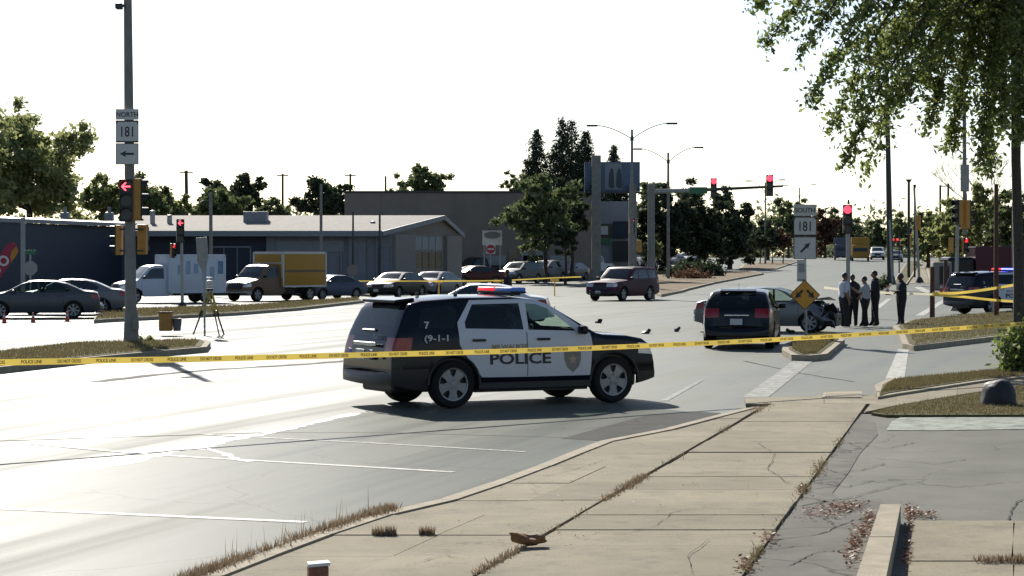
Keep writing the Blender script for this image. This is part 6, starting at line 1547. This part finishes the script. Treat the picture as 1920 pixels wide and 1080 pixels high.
# bare tree poking above
bt = empty('bare_tree', (XY(1835, 250), 250, gz(250)), 0, 'nearly bare thin tree above the yellow green trees', 'tree'); mb = MB()
def twig(a, d, L_, r_, k):
    b = a + d * L_; mb.tube([a, a.lerp(b, .5) + Vector((random.uniform(-.1, .1), 0, .05)) * L_, b], [r_, r_ * .8, r_ * .6], 5)
    if k:
        for _ in range(3): twig(b, (d + Vector((random.uniform(-.7, .7), random.uniform(-.5, .5), random.uniform(-.1, .5)))).normalized(), L_ * .72, r_ * .6, k - 1)
twig(Vector((0, 0, 0)), Vector((0, 0, 1)), 4.2, .16, 5); mb.build('trunk', M['bark'], bt)
# the near tree hanging in from the upper right
yn = 50.0; nt_ = empty('leafy_tree', (XY(1912, yn), yn, 0), 0, 'leafy tree hanging into the picture from the upper right', 'tree')
def rp(px, py, dy=0): return P(px, py, yn + dy) - Vector(nt_.location)
mb = MB(); crotch = rp(1905, 120); mb.tube([Vector((0, 0, -.1)), rp(1910, 500), rp(1905, 300), crotch, rp(1890, -150), rp(1880, -450)], [.16, .115, .105, .11, .09, .04], 10); mb.build('trunk', M['bark'], nt_, smooth=50)
tips = [(1405, 20), (1432, 85), (1460, -60), (1515, 190), (1500, 100), (1480, 20), (1560, 235), (1580, 305), (1626, 315), (1600, 215), (1560, 120), (1650, 235), (1640, 120), (1690, 190), (1700, 90), (1740, 245), (1735, 150), (1780, 285), (1800, 190), (1840, 300), (1852, 325), (1770, 60), (1830, 90), (1550, 10), (1620, 30), (1880, 240), (1860, 160), (1945, 230), (1960, 160), (2000, 200), (1500, -120), (1600, -140), (1720, -120), (1820, -140), (1920, -90), (2040, 60), (2100, -60), (1660, -40), (1760, -30), (1850, 20), (1905, 100), (1915, 260), (1925, 160), (1930, 40)]
mb = MB(); LC = []
for k, (tx, tyy) in enumerate(tips):
    dy = random.uniform(-2.6, 2.6); tip = rp(tx, tyy, dy); st = rp(1893, random.uniform(-260, 40)); hump = st.lerp(tip, .55) + Vector((0, 0, .8 + .35 * (st - tip).length * .3))
    pts = []
    for i in range(13):
        t = i / 12; pts.append(st * (1 - t) ** 2 + hump * 2 * t * (1 - t) + tip * t * t)
    mb.tube(pts, [.05 * (1 - t / 12) ** 1.1 + .006 for t in range(13)], 5)
    L_ = (tip - st).length; n = int(26 * L_)
    dens = 1.3 if tx < 1700 else 2.0
    for j in range(int(n * dens)):
        t = rng.uniform(.32, 1.0) ** .7; q = st * (1 - t) ** 2 + hump * 2 * t * (1 - t) + tip * t * t
        # a drooping side twig with leaves
        off = Vector((rng.normal(0, .28), rng.normal(0, .38), rng.normal(-.10, .26))) * (1.1 if t < .85 else .6)
        m_ = 5
        for u in range(m_):
            f = (u + 1) / m_; LC.append(q + off * f + Vector((rng.normal(0, .05), rng.normal(0, .05), rng.normal(0, .05) - .05 * f)))
        if j % 5 == 0: mb.tube([q, q + off * .6, q + off + Vector((0, 0, -.05))], [.007, .005, .003], 4)
mb.build('branches', M['bark'], nt_)
LC = np.array([tuple(v) for v in LC]); np_mesh('crown', leaf_quads(LC, .068, .35, .5), 4, LM['near'], nt_)
# bush at the right edge
yq = 43.5; r = bush('leafy bush at the right edge where the long tape ends', 1938, 0, yq, 578, 62, 'near', 60, 80, .06, depth=.8)
bush('small shrub at the foot of the tall dark lamp pole', 1652, 0, 150, 513, 16, 'mid', 14, 40, .10)
bush('tuft of weeds round the left signal pole base', 268, 0, 57.8, 626, 22, 'olive', 12, 40, .05)

# ================================================================== PEOPLE
def person(label, px, py, yaw, shirt, trousers, skin='skin', hgt=1.76, arms=None, legs=.0, hat=None, short=False, y=None, z=0.0, lean=0.0, bald=False):
    """one skinned body; local +Y is forward. arms: two lists [elbow, wrist] (left, right)"""
    s = hgt / 1.76; V, E, RR = [], [], []
    def v(p, r, par=None):
        V.append(Vector(p)); RR.append(r if isinstance(r, tuple) else (r, r)); i = len(V) - 1
        if par is not None: E.append((par, i))
        return i
    pel = v((0, 0, .95), (.155, .115)); sp_ = v((0, lean * .3, 1.12), (.145, .105), pel); ch = v((0, lean * .7, 1.33), (.165, .115), sp_); nb_ = v((0, lean, 1.47), (.075, .075), ch); nk = v((0, lean + .015, 1.53), (.055, .058), nb_)
    v((0, lean + .02, 1.575), (.05, .055), nk)
    arms = arms or [[(-.25, .0, 1.14), (-.26, .06, .90)], [(.25, .0, 1.14), (.26, .06, .90)]]
    fore = []
    for sd_, a in zip((-1, 1), arms):
        sh = v((sd_ * .18, lean * .9, 1.41), (.065, .065), ch); el = v(a[0], (.05, .05), sh); wr = v(a[1], (.033, .03), el)
        d = (Vector(a[1]) - Vector(a[0])).normalized(); pm_ = v(Vector(a[1]) + d * .07, (.036, .022), wr)
        n = d.cross(Vector((sd_, 0.2, 0))).normalized(); n2 = Vector((0, 1, 0)) if abs(d.y) < .7 else Vector((0, 0, 1))
        for k, (o_, L_) in enumerate(((-.027, .07), (-.009, .082), (.009, .078), (.027, .062))):
            b0 = Vector(a[1]) + d * .095 + n2 * o_; f1 = v(b0, .0095, pm_); f2 = v(b0 + d * L_ * .5 + n * .008, .0088, f1); v(b0 + d * L_ * .9 + n * .026, .0075, f2)
        tb_ = v(Vector(a[1]) + d * .03 + n2 * .042, .011, wr); v(Vector(a[1]) + d * .075 + n2 * .058, .009, tb_)
        fore.append((Vector(a[0]), Vector(a[1]), d))
    for sd_ in (-1, 1):
        st = legs * sd_; hp = v((sd_ * .095, 0, .88), (.098, .098), pel); kn = v((sd_ * .105, st * .45 + .015, .49), (.066, .066), hp); an = v((sd_ * .115, st, .10), (.045, .048), kn); v((sd_ * .12, st - .05, .045), (.042, .04), an); v((sd_ * .135, st + .15, .035), (.042, .032), an)
    me = bpy.data.meshes.new('b'); me.from_pydata([p * s for p in V], E, []); o = bpy.data.objects.new('b', me); COL.objects.link(o)
    md = o.modifiers.new('skin', 'SKIN'); md.use_smooth_shade = True; sv = me.skin_vertices[0].data
    for i, r_ in enumerate(RR): k_ = s * (1.5 if r_[0] > .045 else 1.15); sv[i].radius = (r_[0] * k_, r_[1] * k_)
    sv[0].use_root = True
    o.modifiers.new('sub', 'SUBSURF').levels = 1
    dg = bpy.context.evaluated_depsgraph_get(); bme = bpy.data.meshes.new_from_object(o.evaluated_get(dg)); bpy.data.objects.remove(o)
    bm = bmesh.new(); bm.from_mesh(bme)
    r0 = bmesh.ops.create_uvsphere(bm, u_segments=18, v_segments=14, radius=.1 * s)      # head with brow, nose, chin and ears
    hc = Vector((0, lean + .03, 1.655)) * s; ears = []
    for q in r0['verts']:
        c = q.co / (.1 * s); x_, y_, z_ = c.x * .078, c.y * .098, c.z * .118
        if z_ < -.04: x_ *= .82; y_ = y_ * .9 + .008
        if y_ > .06 and abs(x_) < .022 and -.035 < z_ < .02: y_ += .024 * (1 - abs(x_) / .022)
        if y_ > .06 and .018 < abs(x_) < .045 and .0 < z_ < .03: y_ -= .008
        if y_ > .05 and abs(x_) < .03 and -.075 < z_ < -.05: y_ += .006
        q.co = Vector((x_, y_, z_)) * s + hc
    for sd_ in (-1, 1): bmesh.ops.create_icosphere(bm, subdivisions=1, radius=.026 * s, matrix=Matrix.Translation(hc + Vector((sd_ * .08, -.005, .0)) * s) @ Matrix.Diagonal((.4, .8, 1.2, 1)))
    r_ = empty('person', (0, 0, 0), 0, label, 'person')
    for f in bm.faces:
        c = f.calc_center_median() / s; f.smooth = True; mi = 0
        if c.z > 1.515: mi = 2
        elif c.z < .085: mi = 3
        elif c.z < .985 and abs(c.x) < .22: mi = 1
        for (e, w_, d) in fore:
            t = (c - e).dot(d) / max((w_ - e).length, .01)
            dist = (c - (e + d * min(max(t, 0), 1.7) * (w_ - e).length)).length
            if dist < .075 and (t > .93 or (short and t > -.15)): mi = 2
            elif dist < .07 and t > 0 and mi == 1: mi = 0
        f.material_index = mi
    me = bpy.data.meshes.new('body'); bm.to_mesh(me); bm.free()
    for k in (M[shirt], M[trousers], M[skin], M['shoe']): me.materials.append(k)
    link('body', me, None, r_)
    mb = MB(); bmesh.ops.create_uvsphere(mb.bm, u_segments=18, v_segments=12, radius=1)
    kill = []
    for q in mb.bm.verts:
        c = q.co.copy()
        if c.z < -.45 or (c.y > .35 and c.z < .42): kill.append(q)
        q.co = Vector((c.x * .086, c.y * .107 - .006, c.z * .122 + .012)) * s + hc
    bmesh.ops.delete(mb.bm, geom=kill, context='VERTS'); mb.build('hair', M['hair'] if not bald else M[skin], r_, smooth='all')
    mb = MB(); mb.lathe([(.158, 0), (.160, .045), (.150, .045), (.150, 0)], Matrix.Translation(Vector((0, 0, .985)) * s) @ Matrix.Diagonal((1, .78, 1, 1)), 20, True); mb.box((.17, .0, .97), (.05, .10, .12)); mb.box((-.165, .02, .99), (.05, .07, .08)); mb.build('belt', M['black'], r_)
    x, yy_ = G(px, py, z) if y is None else (XY(px, y), y); r_.location = (x, yy_, gz(yy_) + z); r_.rotation_euler = (0, 0, R(yaw)); return r_
up_arm = [(.27, .10, 1.22), (.17, .30, 1.40)]
person('officer in white shirt and dark trousers, leftmost of the group', 1583, 614, -70, 'white_cloth', 'black_cloth', hgt=1.78, arms=[[(-.24, .04, 1.14), (-.20, .22, 1.02)], [(.25, -.03, 1.14), (.27, .02, .89)]], short=True)
person('person in black jacket half hidden behind the white shirted officer', 1599, 612, 150, 'black_cloth', 'black_cloth', 'skin_dark', hgt=1.72, arms=[[(-.27, .06, 1.16), (-.33, .16, .95)], [(.25, 0, 1.14), (.24, .16, .98)]])
person('shorter person in pale shirt and black trousers, gesturing', 1622, 613, 60, 'grey_cloth', 'black_cloth', hgt=1.66, arms=[[(-.24, .10, 1.18), (-.18, .32, 1.30)], [(.25, .03, 1.14), (.2, .24, 1.06)]], legs=.12, short=True)
person('tall officer in dark uniform standing right of the pale shirt', 1641, 612, 75, 'navy_cloth', 'black_cloth', hgt=1.84, arms=[[(-.25, .03, 1.15), (-.16, .24, 1.10)], [(.25, -.02, 1.14), (.26, .05, .89)]], legs=.08)
person('lone officer in dark uniform with folded arms on the island tip', 1690, 613, 100, 'navy_cloth', 'black_cloth', 'skin_dark', hgt=1.74, arms=[[(-.27, .03, 1.17), (-.05, .20, 1.18)], [(.27, .03, 1.17), (.06, .18, 1.14)]], z=.02)
person('person in dark clothes walking behind the police car roof', 952, 604, 60, 'black_cloth', 'black_cloth', 'skin_dark', hgt=1.72, y=100, legs=.2)
